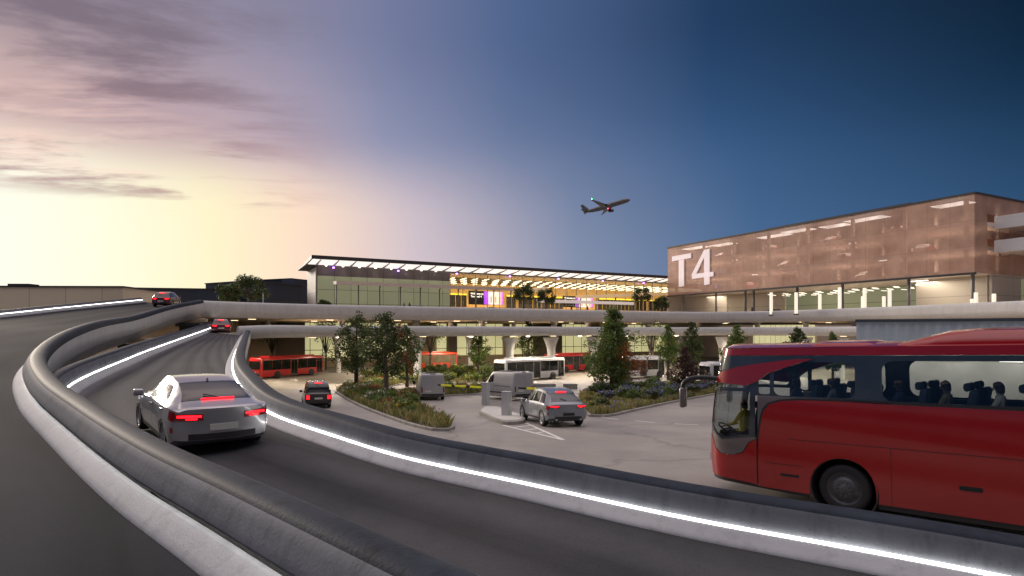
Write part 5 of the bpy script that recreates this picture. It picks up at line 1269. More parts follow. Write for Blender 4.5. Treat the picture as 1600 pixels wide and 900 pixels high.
    mb = MB(); mb.box(c0 + Vector((.8, sd_ * .2, -.48)), (.13, .24, .5), bev=.055); hg = mb.build('mirror_head', M['c_grey'], mr_, smooth=True)
    # skirts, lockers, wheels
    for x0, x1, z0, z1 in ((1.1, 3.6, 1.42, 1.425), (3.6, 7.4, 1.42, 1.425), (3.05, 3.056, .34, 1.42), (5.3, 5.306, .34, 1.42), (7.5, 7.506, .34, 1.42), (.6, ax1 - .75, .86, .865)):
        cplate('panel_gap', M['black'], coach, [(x0, z0), (x1, z0), (x1, z1 + .006), (x0, z1 + .006)], .03, .0375, sd_=sd_)
    cplate('flap_handle', M['black'], coach, rr(.92, 1.3, .62, .67, .02), .034, .045, sd_=sd_); cplate('flap_handle', M['black'], coach, rr(4.15, 4.5, .78, .86, .03), .034, .045, sd_=sd_)
    cplate('skirt', M['dark'], coach, [(-.62, .36), (ax1 - .66, .22), (ax1 - .66, .31), (Dw + .03, .33), (-.62, .46)], -.02, .01, sd_=sd_)
    cplate('skirt', M['dark'], coach, [(ax1 + .66, .2), (ax2 - .66, .2), (ax2 - .66, .305), (ax1 + .66, .305)], -.02, .01, sd_=sd_)
    for c_ in (ax1, ax2):
        mb = MB(); mb.lathe([(.645, .0), (.655, .03), (.62, .045), (.61, .02), (.63, -.5), (.001, -.5)], 30, Matrix.Translation((-CR - SX(c_), sd_ * (CW - .01), .50)) @ Matrix.Rotation(R(90) * sd_, 4, 'Z')); mb.build('wheel_arch', M['black'], coach)
        Mx = Matrix.Translation((-CR - SX(c_), sd_ * (CW - .16), .5)) @ Matrix.Rotation(R(90) * sd_, 4, 'Z'); mb = MB()
        mb.lathe([(.32, -.15), (.46, -.15), (.495, -.1), (.5, 0), (.495, .1), (.46, .145), (.44, .15), (.38, .155), (.32, .13)], 40, Mx); wl = mb.build('wheel', M['tyre'], coach)
        mb = MB(); mb.lathe([(.001, .17), (.09, .168), (.11, .15), (.16, .15), (.21, .125), (.27, .07), (.30, .08), (.325, .14), (.335, .13)], 40, Mx)
        for k in range(10):
            a = k * math.pi / 5; mb.lathe([(.001, .175), (.016, .172), (.016, .14)], 6, Mx @ Matrix.Translation((0, .14 * math.cos(a), .14 * math.sin(a))))
        mb.build('rim', M['rim_dark'], wl)
# roof, floor, tail
mb = MB(); rows = []
for s in [-ARC] + [-ARC + ARC * k / 8 for k in range(1, 9)] + [.6, 2, 4, 6, 8, 10, END]:
    a = cmap(s, 3.42, 0); hw = a.y; x = a.x
    rows.append([Vector((x - .0 - .12 * (1 - abs(f)) * (0 if s > 0 else 0), hw * f, 3.42 + .13 * (1 - f * f))) for f in (1, .95, .8, .5, 0, -.5, -.8, -.95, -1)])
mb.grid(rows)
fr = [cmap(-ARC - .72 * k / 4, 3.41, 0) for k in range(5)]
rf = mb.build('roof', M['c_red'], coach)
def roofhump(name, s0, s1, h, rise, hw):
    mb = MB(); rows = []
    n = 14
    for i in range(n + 1):
        s = s0 + (s1 - s0) * i / n; k = sstep(0, rise, s - s0) * (1 - sstep(0, .5, s - (s1 - .5)))
        rows.append([Vector((-CR - s, hw * f, 3.42 + .10 * (1 - f * f) + (h * k if abs(f) < .99 else -.04))) for f in (1, .985, .9, .5, 0, -.5, -.9, -.985, -1)])
    mb.grid(rows); return mb.build(name, M['c_red'], rf)
roofhump('roof_hatch', 1.75, 3.3, .07, .15, .95); roofhump('roof_air_unit', 3.25, 8.2, .26, 1.3, 1.05)
mb = MB(); mb.box((-CLN + .02, 0, 1.87), (.06, 2.4, 3.1), bev=.02); mb.build('tail_panel', M['c_red'], coach)
mb = MB(); mb.box((-CLN - .012, 0, 2.7), (.02, 2.1, .9), bev=.005); mb.build('rear_window', M['c_band'], coach)
mb = MB(); mb.box((-(1.25 + CLN) / 2, 0, 1.40), (CLN - 1.3, 2.34, .1)); mb.box((-.75, 0, .86), (1.1, 2.2, .08)); mb.box((-1.25, 0, 1.14), (.06, 2.3, .5)); mb.box((-(CLN + 3.6) / 2, 0, .85), (CLN - 3.7, 1.5, 1.0)); mb.build('floor', M['c_int'], coach)
mb = MB(); mb.box((-(.9 + CLN) / 2, 0, 3.30), (CLN - 1.1, 2.0, .04)); mb.build('ceiling_lining', M['c_ceil'], coach)
mb = MB()
for sd_ in (1, -1): mb.box((-(1.6 + CLN) / 2, sd_ * 1.15, 1.87), (CLN - 1.8, .05, .86))
mb.build('wall_lining', M['c_int'], coach)
mb = MB(); mb.box((-.24, 0, 1.24), (.26, 1.9, .26), bev=.08); mb.box((-.28, .58, 1.40), (.22, .5, .12), bev=.05); mb.build('dashboard', M['dark'], coach)
mb = MB(); c = Vector((-.29, .62, 1.48)); ax_ = Vector((-.5, 0, .86)).normalized(); u_ = Vector((0, 1, 0)); v_ = ax_.cross(u_)
ring = [c + (u_ * math.cos(k * math.pi / 12) + v_ * math.sin(k * math.pi / 12)) * .22 for k in range(25)]
mb.tube(ring, .018, 6, caps=False); mb.tube([ring[0], ring[12]], .014, 6); mb.tube([c, c - ax_ * .4], .03, 6); mb.build('steering_wheel', M['black'], coach)
def seat(x, y, z, sc=1.0):
    o = thing('coach_seat', None, None); 
    mb = MB(); mb.box((0, 0, .42), (.46, .44, .14), bev=.05); mb.box((.02, 0, .18), (.3, .3, .36)); mb.box((-.26, 0, .82), (.14, .44, .76), bev=.055, mat=Matrix.Translation((-.05, 0, 0)) @ Matrix.Rotation(R(-9), 4, 'Y')); mb.box((-.375, 0, 1.19), (.11, .26, .16), bev=.05)
    bpy.data.objects.remove(o); o = mb.build('seat', M['seat'], coach, smooth=False); o.location = (x, y, z); return o
s0 = seat(-.66, .62, .90)
ROW = [-1.98, -2.74, -3.95, -4.72, -5.52, -6.34, -7.16, -7.98, -8.8, -9.62, -10.5]
seats = [(x, y) for x in ROW for y in (.86, .40, -.40, -.86)]
for x, y in seats:
    c = s0.copy(); COL.objects.link(c); c.parent = coach; c.location = (x, y, 1.45)

# ------------------------------------------------------------------ people
M['skin'] = mat('skin', (.36, .20, .14), .55, var=.08); M['skin2'] = mat('skin_dark', (.14, .075, .05), .55, var=.08); M['hair'] = mat('hair', (.012, .009, .008), .6, var=.3, scale=20)
M['trs'] = mat('trousers', (.02, .022, .03), .8, var=.2)
def cloth(n, c): return mat(n, c, .85, var=.2, scale=8)
M['vest'] = cloth('yellow_vest', (.55, .45, .03)); M['navyj'] = cloth('navy_jacket', (.02, .028, .06)); M['olivej'] = cloth('olive_jacket', (.13, .115, .06)); M['greyj'] = cloth('grey_jacket', (.14, .14, .15)); M['palej'] = cloth('pale_jacket', (.35, .34, .30)); M['darkj'] = cloth('dark_coat', (.022, .02, .022))
def skinmesh(verts, edges, root, sub=2):
    me = bpy.data.meshes.new('sk'); me.from_pydata([v[0] for v in verts], edges, []); o = bpy.data.objects.new('sk', me); COL.objects.link(o)
    sm_ = o.modifiers.new('s', 'SKIN'); me.skin_vertices[0].data[root].use_root = True
    for i, v in enumerate(verts): me.skin_vertices[0].data[i].radius = v[1] if isinstance(v[1], tuple) else (v[1], v[1])
    ss = o.modifiers.new('u', 'SUBSURF'); ss.levels = sub; ss.render_levels = sub
    dg = bpy.context.evaluated_depsgraph_get(); m = bpy.data.meshes.new_from_object(o.evaluated_get(dg)); bpy.data.objects.remove(o); return m
def person(label, MW, top, pose='sit', hair=None, sk=None, group=None, hands=None, legs=None):
    """one continuous figure facing +X; origin under the hips on the floor (sit) or between the feet (stand)"""
    sk = sk or M['skin']; hair = hair or M['hair']
    V = []; E = []
    def add(p, r, par=None):
        V.append((Vector(p), r)); 
        if par is not None: E.append((par, len(V) - 1))
        return len(V) - 1
    hz = .52 if pose == 'sit' else .92
    lean = -.06 if pose == 'sit' else 0
    pel = add((0, 0, hz), (.15, .12)); ab = add((lean * .4, 0, hz + .2), (.145, .105), pel); ch = add((lean, 0, hz + .4), (.165, .115), ab); nb = add((lean, 0, hz + .52), (.075, .07), ch); nk = add((lean + .015, 0, hz + .60), .052, nb); hd_ = add((lean + .035, 0, hz + .68), (.088, .100), nk); cr_ = add((lean + .03, 0, hz + .77), (.09, .104), hd_)
    hnd = []
    for sd_ in (1, -1):
        sh = add((lean, sd_ * .17, hz + .47), .062, ch)
        if hands: h1 = Vector(hands[0 if sd_ > 0 else 1])
        else: h1 = Vector((.3, sd_ * .14, hz + .08)) if pose == 'sit' else Vector((.06 * sd_, sd_ * .25, hz - .12))
        s_ = Vector((lean, sd_ * .17, hz + .47)); mid_ = (s_ + h1) / 2; dst = (h1 - s_).length; b = math.sqrt(max(.0, .29 ** 2 - (dst / 2) ** 2))
        el_ = mid_ + Vector((-.25, sd_ * .5, -.8)).normalized() * b
        e = add(el_, .042, sh); wv = add(el_.lerp(h1, .92), .03, e); hn = add(h1, (.028, .036), wv); hnd.append((h1, (h1 - el_).normalized(), sd_))
        hp = add((0, sd_ * .09, hz - .03), .085, pel)
        if pose == 'sit': kn = add((.42, sd_ * .11, hz + .0), .062, hp); an_ = add((.40, sd_ * .11, .1), .042, kn); ft = add((.54, sd_ * .11, .04), .04, an_)
        else:
            st_ = .09 * sd_; kn = add((st_ * .6 + .03, sd_ * .09, .49), .06, hp); an_ = add((st_ - .02, sd_ * .09, .09), .042, kn); ft = add((st_ + .13, sd_ * .1, .035), .04, an_)
    m = skinmesh(V, E, 0)
    b = bmesh.new(); b.from_mesh(m)
    # fingers rooted inside each palm, thumb leaving its side
    for h1, dr, sd_ in hnd:
        side = dr.cross(Vector((0, 0, 1))).normalized(); dn = Vector((0, 0, -1))
        for k, ln in enumerate((.068, .078, .072, .055)):
            o_ = h1 + side * (.018 * (k - 1.5)); fv = [(o_, .009), (o_ + dr * (.04 + ln * .35), .0085), (o_ + dr * (.04 + ln * .65) + dn * .02, .008), (o_ + dr * (.04 + ln * .72) + dn * .045, .007)]
            fm = skinmesh(fv, [(0, 1), (1, 2), (2, 3)], 0, 1); b.from_mesh(fm)
        o_ = h1 - side * .02 * sd_; tv = [(o_, .011), (o_ - side * .025 * sd_ + dr * .02, .01), (o_ - side * .03 * sd_ + dr * .05 + dn * .015, .008)]
        b.from_mesh(skinmesh(tv, [(0, 1), (1, 2)], 0, 1))
    hv = [v.co.copy() for v in b.verts if v.co.z > hz + .63 and abs(v.co.y) < .13]
    x0, x1, zt_ = min(v.x for v in hv), max(v.x for v in hv), max(v.z for v in hv); hw = max(abs(v.y) for v in hv); hl = (x1 - x0) / 2; hc = Vector(((x0 + x1) / 2, 0, zt_ - .115))
    bmesh.ops.create_cone(b, segments=6, radius1=.017, radius2=.006, depth=.05, cap_ends=True, matrix=Matrix.Translation(hc + Vector((hl - .004, 0, -.012))) @ Matrix.Rotation(R(8), 4, 'Y'))
    for sd_ in (1, -1): bmesh.ops.create_uvsphere(b, u_segments=8, v_segments=6, radius=.028, matrix=Matrix.Translation(hc + Vector((-.01, sd_ * hw, -.01))) @ Matrix.Diagonal((.7, .35, 1.1, 1)))
    me = bpy.data.meshes.new('person'); b.to_mesh(me); b.free()
    for mm in (sk, top, M['trs'], M['black']): me.materials.append(mm)
    for p in me.polygons:
        p.use_smooth = True; c = p.center
        hand = any((c - h1).length < .13 for h1, _, _ in hnd)
        if c.z > hz + .555 or (hand and not (abs(c.y) < .12 and c.x < .15)): p.material_index = 0
        elif (pose == 'sit' and (c.z < hz + .03 and c.x > -.2 or (c.x > .12 and c.z < hz + .07))) or (pose != 'sit' and c.z < hz - .0 and abs(c.y) < .2): p.material_index = 3 if c.z < .1 else 2
        else: p.material_index = 1
    o = bpy.data.objects.new('person', me); COL.objects.link(o); o.matrix_world = MW; tag(o, label, 'person', group)
    # hair: a cap over the crown and the back of the head
    mb = MB(); rows = []
    for i in range(8):
        r_ = []
        for k in range(18):
            a = k * math.pi / 9; fr = max(0, math.cos(a)); low = -.085 * (1 - fr) + .062 * fr ** .6      # hairline: high at the brow, low at the nape
            top_ = .125; zz = top_ + (low - top_) * (i / 7) ** 1.4; q = clamp(1 - max(0, zz) ** 2 / top_ ** 2, 0, 1) ** .5
            r_.append(hc + Vector((math.cos(a) * (hl + .012) * max(q, .02) - .008, math.sin(a) * (hw + .012) * max(q, .02), zz)))
        rows.append(r_)
    mb.grid(rows, closed=True); mb.build('hair', hair, o)
    mb = MB()
    for sd_ in (1, -1): mb.box(hc + Vector((hl - .008, sd_ * .03, .012)), (.012, .02, .01), bev=.003)
    mb.build('eyes', M['black'], o)
    mb = MB(); mb.box(hc + Vector((hl - .01, 0, -.048)), (.012, .042, .009), bev=.003); mb.build('mouth', mat('lips', (.25, .09, .07), .5, var=0), o)
    return o
CI = MWc
person('driver in a yellow vest, hands on the steering wheel of the red coach', CI @ Matrix.Translation((-.68, .62, .90)), M['vest'], hands=((.36, .2, .66), (.36, -.2, .66)))
pp = [(1.98, .86, 'navyj', 'passenger in a navy jacket sitting first behind the coach driver', 'skin2'), (2.72, .86, 'greyj', 'passenger in a grey jacket, second seat row of the coach', 'skin2'), (3.95, .86, 'navyj', 'passenger in dark blue just behind the thick window pillar of the coach', 'skin'), (4.72, .86, 'olivej', 'passenger in an olive jacket looking ahead, middle of the long coach window', 'skin'), (5.55, .86, 'palej', 'passenger in a pale jacket at the right picture edge', 'skin2')]
for t_, y, c_, lb, skn in pp:
    xs_ = min((s for s in seats if s[1] == .86), key=lambda s: abs(s[0] + t_))
    person(lb, CI @ Matrix.Translation((xs_[0] + .0, y, 1.47)), M[c_], sk=M[skn], group='coach passengers')
def stand(label, u, v, y, z, az, c_, grp=None, skn='skin'):
    p = P(u, v, y); return person(label, place(p.x, y, az, z=z, slope=False), M[c_], 'stand', sk=M[skn], group=grp)
stand('person in a dark coat on the upper deck, left of two under the brown canopy', 631, 475, 88, 2.55, 60, 'darkj')
stand('person in a navy jacket on the upper deck, right of two under the brown canopy', 640, 475, 88, 2.55, -70, 'navyj')
stand('person in a grey jacket on the upper deck under the start of the golden hall', 802, 478, 94, 2.53, 80, 'greyj', skn='skin2')
stand('person in a dark coat on the upper deck below the bright white canopy', 893, 482, 98, 2.52, -60, 'darkj')
stand('person in a navy jacket walking on the upper deck, right part of the golden hall', 918, 482, 99, 2.52, 85, 'navyj')
stand('person in a dark coat on the upper deck beside the copper building wall', 1175, 483, 104, 2.52, 80, 'darkj')
p = G(1106, 603)
stand('person in a dark coat by the white minibus, left of the pair', 1102, 600, 62, gz(62), 150, 'darkj')
stand('person in a navy jacket by the white minibus, right of the pair', 1109, 600, 61, gz(61), -120, 'navyj')
# ------------------------------------------------------------------ plants
M['bark'] = mat('bark', (.085, .065, .05), .9, var=.3, scale=9, bump=.4, bscale=25)
M['bark_l'] = mat('pale_bark', (.20, .16, .13), .85, var=.3, scale=9, bump=.4, bscale=25)
GR = [(0, (.018, .032, .012)), (.45, (.035, .06, .018)), (.8, (.06, .09, .025)), (1, (.09, .10, .03))]
M['lf_green'] = leafmat('dark_green_leaves', [(0, (.02, .034, .010)), (.5, (.045, .075, .02)), (.88, (.085, .115, .03)), (1, (.12, .06, .02))])
M['lf_mid'] = leafmat('green_leaves', [(0, (.035, .065, .014)), (.5, (.075, .13, .025)), (.9, (.13, .18, .04)), (1, (.22, .10, .02))])
M['lf_aut'] = leafmat('autumn_leaves', [(0, (.10, .028, .012)), (.4, (.22, .06, .018)), (.75, (.34, .11, .025)), (1, (.12, .10, .03))])
M['lf_red'] = leafmat('dark_red_leaves', [(0, (.02, .014, .012)), (.5, (.05, .022, .02)), (.8, (.09, .03, .025)), (1, (.025, .04, .018))])
def leaf_cloud(mb, blobs, n, sz, rnd, flat=.0):
    """leaf faces clustered on many small sprays filling the given (centre, radius) blobs"""
    W = [r ** 2 for _, r in blobs]; tot = sum(W)
    for (c, r), w_ in zip(blobs, W):
        c = Vector(c)
        for _ in range(max(4, int(n * w_ / tot))):
            d = Vector((rnd.gauss(0, 1), rnd.gauss(0, 1), rnd.gauss(0, 1))).normalized()
            p = c + d * r * (rnd.random() ** .45) * (.85 + .3 * rnd.random())
            a = Vector((rnd.gauss(0, 1), rnd.gauss(0, 1), rnd.gauss(0, .7) - flat)).normalized(); b = a.cross(d + Vector((.01, .02, .03))).normalized()
            s = sz * rnd.uniform(.6, 1.35)
            f = mb.bm.faces.new([mb.bm.verts.new(q) for q in (p - a * s, p + b * s * .42 - a * s * .1, p + a * s, p - b * s * .42 + a * s * .05)]); f.material_index = mb.mi
def cone_tree(name, label, loc, H, rad, m, base=.18, n=3200, lsz=.11, seed=1, group=None, second=None, trunk=None, top=.06, dens=1.0, rz=0):
    rnd = random.Random(seed); t = thing(name, label, 'tree', loc, rz, group)
    mb = MB(); bend = [Vector((rnd.uniform(-.06, .06) * H * k / 6 * .3, rnd.uniform(-.06, .06) * H * k / 6 * .3, H * .97 * k / 6)) for k in range(7)]
    bend[0] = Vector((0, 0, -.15)); mb.tube(bend, [rad * .075 * (1.3 - k / 6 * 1.25) + .012 for k in range(7)], 9); blobs = []
    nb = int(26 * dens)
    for i in range(nb):
        f = base + (1 - base) * (i / nb) ** .95; z = f * H
        prof = (1 - ((f - base) / (1 - base))) ** (1.0 if name == 'conical_tree' else .75) * (1 - .55 * max(0, (base + .12 - f) / .12)) + top * .6
        a = i * 2.4 + rnd.uniform(-.5, .5); r = rad * prof * rnd.uniform(.62, 1.12)
        k = min(int(f * .97 * 6), 5); p0 = bend[k].lerp(bend[k + 1], f * 6 * .97 - k) if k < 6 else bend[6]
        p1 = p0 + Vector((math.cos(a) * r, math.sin(a) * r, r * .45 + .05 * H * rnd.random()))
        mb.tube([p0, p0.lerp(p1, .5) + Vector((0, 0, -.02 * r)), p1], [.03 + .012 * rad * (1 - f), .02, .008], 5)
        for q in (.45, .75, 1.0):
            blobs.append((p0.lerp(p1, q) + Vector((rnd.uniform(-.1, .1) * rad, rnd.uniform(-.1, .1) * rad, rnd.uniform(-.05, .1) * rad)), max(.12 * rad, (.20 + .12 * rnd.random()) * rad * (.35 + prof * .75))))
    blobs.append((bend[6], rad * .13)); blobs.append((bend[6] + Vector((0, 0, -.05 * H)), rad * .18))
    mb.build('trunk', trunk or M['bark'], t)
    mb = MB()
    if second:
        A = [b for i, b in enumerate(blobs) if not second[1](b[0] / H, i)]; B_ = [b for i, b in enumerate(blobs) if second[1](b[0] / H, i)]
        leaf_cloud(mb, A, n * len(A) / len(blobs), lsz, rnd); mb.mi = 1; leaf_cloud(mb, B_, n * len(B_) / len(blobs), lsz, rnd)
        mb.build('crown', [m, second[0]], t, recalc=False)
    else:
        leaf_cloud(mb, blobs, n, lsz, rnd); mb.build('crown', m, t, recalc=False)
    return t
def tree_px(name, label, u, vtop, y, rad, m, zb=None, **kw):
    zb = gz(y) if zb is None else zb; x = (u - 800) / F * y; H = (HZ - vtop) / F * y - zb
    return cone_tree(name, label, (x, y, zb), H, rad, m, **kw)
yb = G(957, 617).y
tree_px('conical_tree', 'big conical tree turning green to orange, on the right planted island', 958, 481, yb + 1, 3.3, M['lf_mid'], base=.05, n=9500, lsz=.13, seed=3, second=(M['lf_aut'], lambda q, i: (q.x > .07 and q.z > .12 and q.z < .62 and i % 3) or (q.z < .2 and i % 3 != 0)), dens=1.5)
tree_px('young_tree', 'dark green tree with slim pale trunk, taller and nearer of the left pair', 603, 488, 47.5, 2.15, M['lf_green'], base=.26, n=5200, lsz=.12, seed=5, trunk=M['bark_l'], dens=1.35, top=.3, second=(M['lf_aut'], lambda q, i: q.x > .16 and i % 4 == 0))
tree_px('young_tree', 'dark green tree left of the pair, standing farther back near the red bus', 557, 492, 58, 2.35, M['lf_green'], base=.2, n=4600, lsz=.13, seed=8, dens=1.3, top=.25)
tree_px('young_tree', 'narrow dark tree close behind the taller of the left pair', 636, 507, 66, 1.9, M['lf_green'], base=.22, n=3200, lsz=.14, seed=12, second=(M['lf_aut'], lambda q, i: q.x > .03 and i % 3 == 0))
tree_px('conical_tree', 'dark red and green bushy conifer beside the mirror of the red coach', 1070, 541, G(1070, 612).y + .5, 1.75, M['lf_red'], base=.04, n=4200, lsz=.10, seed=21, dens=1.4)
for u, vt, y, r, sd_, lb in ((748, 510, 82, 2.1, 31, 'small conical tree before the lit shopfronts, left of the white bus'), (826, 499, 92, 3.1, 32, 'dark conical tree rising behind the white bus'), (1044, 506, 84, 2.3, 33, 'small conical tree right of the big one, before the lit glass'), (1081, 503, 80, 2.2, 34, 'small conical tree second right of the big one, above the minibus'), (1152, 505, 74, 2.3, 35, 'small conical tree just over the front roof of the red coach'), (1247, 511, 62, 2.1, 36, 'dark tree tip over the coach roof, left of the corrugated shed'), (1301, 518, 64, 1.5, 37, 'smaller tree tip over the coach roof, beside the corrugated shed')):
    tree_px('conical_tree', lb, u, vt, y, r, M['lf_mid'] if sd_ % 2 else M['lf_green'], base=.3, n=2400, lsz=.17, seed=sd_, group='small conical trees in the bus bays')
# rounded trees on the upper deck and pale thin ones under it
def round_tree(label, u, vtop, vb, y, rad, m, zb, seed, n=1800, lsz=.2, group='rounded trees on the upper deck', fork=False):
    rnd = random.Random(seed); x = (u - 800) / F * y; zt_ = (HZ - vtop) / F * y; H = zt_ - zb
    t = thing('round_tree', label, 'tree', (x, y, zb), 0, group); mb = MB(); blobs = []
    cz = H - rad * .95; mb.tube([(0, 0, -.1), (.05, .02, cz * .5), (0, 0, cz)], [.16, .12, .08], 8)
    for i in range(15):
        a = i * 2.4; e = rnd.uniform(-.6, 1); p = Vector((math.cos(a) * rad * .72 * math.cos(e), math.sin(a) * rad * .72 * math.cos(e), cz + rad * .75 * math.sin(e)))
        mb.tube([(0, 0, cz * (.45 if fork else .7)), p * .6 + Vector((0, 0, cz * .35)), p], [.06, .04, .015], 5); blobs.append((p, rad * rnd.uniform(.28, .46)))
    mb.build('trunk', M['bark'], t); mb = MB(); leaf_cloud(mb, blobs, n, lsz, rnd); mb.build('crown', m, t, recalc=False); return t
round_tree('smaller dark tree on the deck, left of the pair before the navy sheds', 357, 440, 470, 88, 1.9, M['lf_green'], 2.5, 41)
round_tree('larger dark tree on the deck, right of the pair before the navy sheds', 391, 428, 470, 92, 2.6, M['lf_green'], 2.5, 42, n=2600)
for u, vt, y, r, sd_, lb in ((818, 441, 104, 1.9, 43, 'leafy deck tree before the hall, right of the first welcome screen'), (853, 450, 106, 1.7, 44, 'second leafy deck tree before the hall, left of the second welcome screen'), (1003, 447, 122, 1.9, 45, 'leafy deck tree at the right end of the golden hall'), (1033, 463, 118, 1.6, 46, 'low round deck tree beside the copper building'), (507, 468, 104, 1.2, 47, 'low bush like deck tree before the olive panels')):
    round_tree(lb, u, vt, 478, y, r, M['lf_green'], 2.5, sd_, lsz=.18)
for u, vt, y, sd_, lb in ((425, 497, 101, 51, 'thin branching tree under the viaduct behind the red bus'), (509, 500, 102, 52, 'thin branching tree before the lit glass right of the red bus'), (672, 500, 104, 53, 'thin branching tree behind the orange red bus'), (1018, 500, 100, 54, 'thin branching tree right of the big conical tree')):
    round_tree(lb, u, vt, 570, y, 2.6, M['lf_mid'], -6.6, sd_, n=800, lsz=.17, group='thin trees under the viaduct', fork=True)

# planted islands: kerb, soil and planting
M['soil'] = mat('soil', (.035, .028, .02), .95, var=.4, scale=3, bump=.5, bscale=12)
def island(pix, kname, sname, grow=.17):
    pts = [G(*q) for q in pix]; poly = [(p.x, p.y) for p in pts]
    n = len(poly); ar = sum(poly[i][0] * poly[(i + 1) % n][1] - poly[(i + 1) % n][0] * poly[i][1] for i in range(n))
    if ar < 0: poly = poly[::-1]
    sm_ = resample(crom([Vector((*p, 0)) for p in poly + poly[:1]], 5), n * 6)[:-1]; poly = [(p.x, p.y) for p in sm_]; n = len(poly)
    inn = []
    for i in range(n):
        a, b, c = Vector(poly[i - 1]), Vector(poly[i]), Vector(poly[(i + 1) % n]); t = (c - a).normalized(); inn.append(tuple(b + Vector((-t.y, t.x)) * grow))
    mb = MB(); K = lambda pl, z: [Vector((x, y, gz(y) + z)) for x, y in pl]
    mb.grid([K(poly, -.1), K(poly, .11), K([(a[0] * .85 + b[0] * .15, a[1] * .85 + b[1] * .15) for a, b in zip(poly, inn)], .13), K(inn, .13), K(inn, .0)], closed=True, smooth=False)
    tag(mb.build(kname, M['kerbc']), kind='structure')
    mb = MB(); mb.face(K(inn, .09)); o = mb.build(sname, M['soil']); bmx = bmesh.new(); bmx.from_mesh(o.data); bmesh.ops.triangulate(bmx, faces=bmx.faces); bmx.to_mesh(o.data); bmx.free(); tag(o, kind='structure')
    return inn
def inside(p, poly):
    c = False; n = len(poly)
    for i in range(n):
        a, b = poly[i], poly[i - 1]
        if (a[1] > p[1]) != (b[1] > p[1]) and p[0] < (b[0] - a[0]) * (p[1] - a[1]) / (b[1] - a[1]) + a[0]: c = not c
    return c
def edge_d(p, poly):
    best = 9
    for i in range(len(poly)):
        a, b = Vector(poly[i - 1]), Vector(poly[i]); q = Vector(p); t = clamp((q - a).dot(b - a) / max((b - a).length_squared, 1e-6)); best = min(best, (q - a.lerp(b, t)).length)
    return best
M['straw'] = leafmat('grass_blades', [(0, (.17, .20, .05)), (.4, (.28, .27, .10)), (.75, (.42, .35, .2)), (1, (.11, .16, .04))], .7)
M['fl_y'] = leafmat('yellow_flowers', [(0, (.55, .38, .03)), (1, (.7, .55, .08))]); M['fl_r'] = leafmat('red_flowers', [(0, (.35, .05, .03)), (1, (.5, .16, .1))]); M['fl_w'] = leafmat('white_flowers', [(0, (.55, .55, .5)), (1, (.75, .72, .68))]); M['fl_b'] = leafmat('blue_flowers', [(0, (.14, .14, .45)), (1, (.32, .3, .62))])
def grass(name, poly, dens, h, seed, flowers=(), fd=.02):
    rnd = random.Random(seed); xs_ = [p[0] for p in poly]; ys_ = [p[1] for p in poly]
    A = (max(xs_) - min(xs_)) * (max(ys_) - min(ys_)); mb = MB(); k = 0
    for _ in range(int(A * dens)):
        p = (rnd.uniform(min(xs_), max(xs_)), rnd.uniform(min(ys_), max(ys_)))
        if not inside(p, poly): continue
        cl = noise.noise(Vector((p[0] * .9, p[1] * .9, seed))); hh = h * (.55 + .6 * max(0, cl + .35)) * rnd.uniform(.6, 1.2)
        if cl < -.38: continue
        for j in range(3):
            a = rnd.uniform(0, 6.28); ln = Vector((math.cos(a), math.sin(a), 0)); b0 = Vector((p[0] + rnd.uniform(-.1, .1), p[1] + rnd.uniform(-.1, .1), gz(p[1]) + .08)); wd = Vector((-ln.y, ln.x, 0)) * .012
            m_ = b0 + ln * hh * .12 + Vector((0, 0, hh * .6)); tp = b0 + ln * hh * rnd.uniform(.25, .55) + Vector((0, 0, hh))
            mb.mi = 0; v = [mb.bm.verts.new(q) for q in (b0 - wd, b0 + wd, m_ + wd, tp, m_ - wd)]; mb.bm.faces.new(v).material_index = 0
        if flowers and rnd.random() < fd * (2.2 if cl > .05 else .6):
            fi = int((noise.noise(Vector((p[0] * .5, p[1] * .5, seed + 9))) * .5 + .5) * len(flowers) * .999 + rnd.uniform(-.4, .4)) % len(flowers); q = Vector((p[0], p[1], gz(p[1]) + .08 + hh * .95))
            for j in range(5):
                a = Vector((rnd.gauss(0, 1), rnd.gauss(0, 1), rnd.gauss(0, .6))).normalized(); c = q + a * .05; b = a.cross(Vector((.1, .2, 1))).normalized() * .035; a = a * .04
                mb.bm.faces.new([mb.bm.verts.new(z) for z in (c - a, c + b, c + a, c - b)]).material_index = 1 + fi
    return tag(mb.build(name, [M['straw']] + [M[f] for f in flowers], recalc=False), kind='stuff')
SHR = {}
def shrub_proto(kind, seed):
    rnd = random.Random(seed); t = thing('shrub', 'x', 'shrub'); mb = MB(); blobs = []
    for i in range(11):
        a = i * 2.4; r = .34 * math.sqrt((i + .5) / 11); p = Vector((math.cos(a) * r, math.sin(a) * r, .42 - r * .3 + rnd.uniform(-.06, .12))); mb.tube([(0, 0, -.05), p * .5, p], [.015, .012, .006], 4); blobs.append((p, .17 * rnd.uniform(.8, 1.2)))
    mb.build('stem', M['bark'], t); mb = MB(); m1, m2 = {'green': ('lf_mid', None), 'dark': ('lf_green', None), 'blue': ('lf_green', 'fl_b'), 'white': ('lf_mid', 'fl_w'), 'yellow': ('lf_mid', 'fl_y'), 'red': ('lf_mid', 'fl_r'), 'rust': ('lf_aut', None)}[kind]
    leaf_cloud(mb, blobs, 520, .055, rnd)
    if m2: mb.mi = 1; leaf_cloud(mb, [(b[0] + b[0].normalized() * .07, b[1] * .9) for b in blobs[2:]], 130, .042, rnd)
    mb.build('foliage', [M[m1]] + ([M[m2]] if m2 else []), t, recalc=False); return t
used = {}
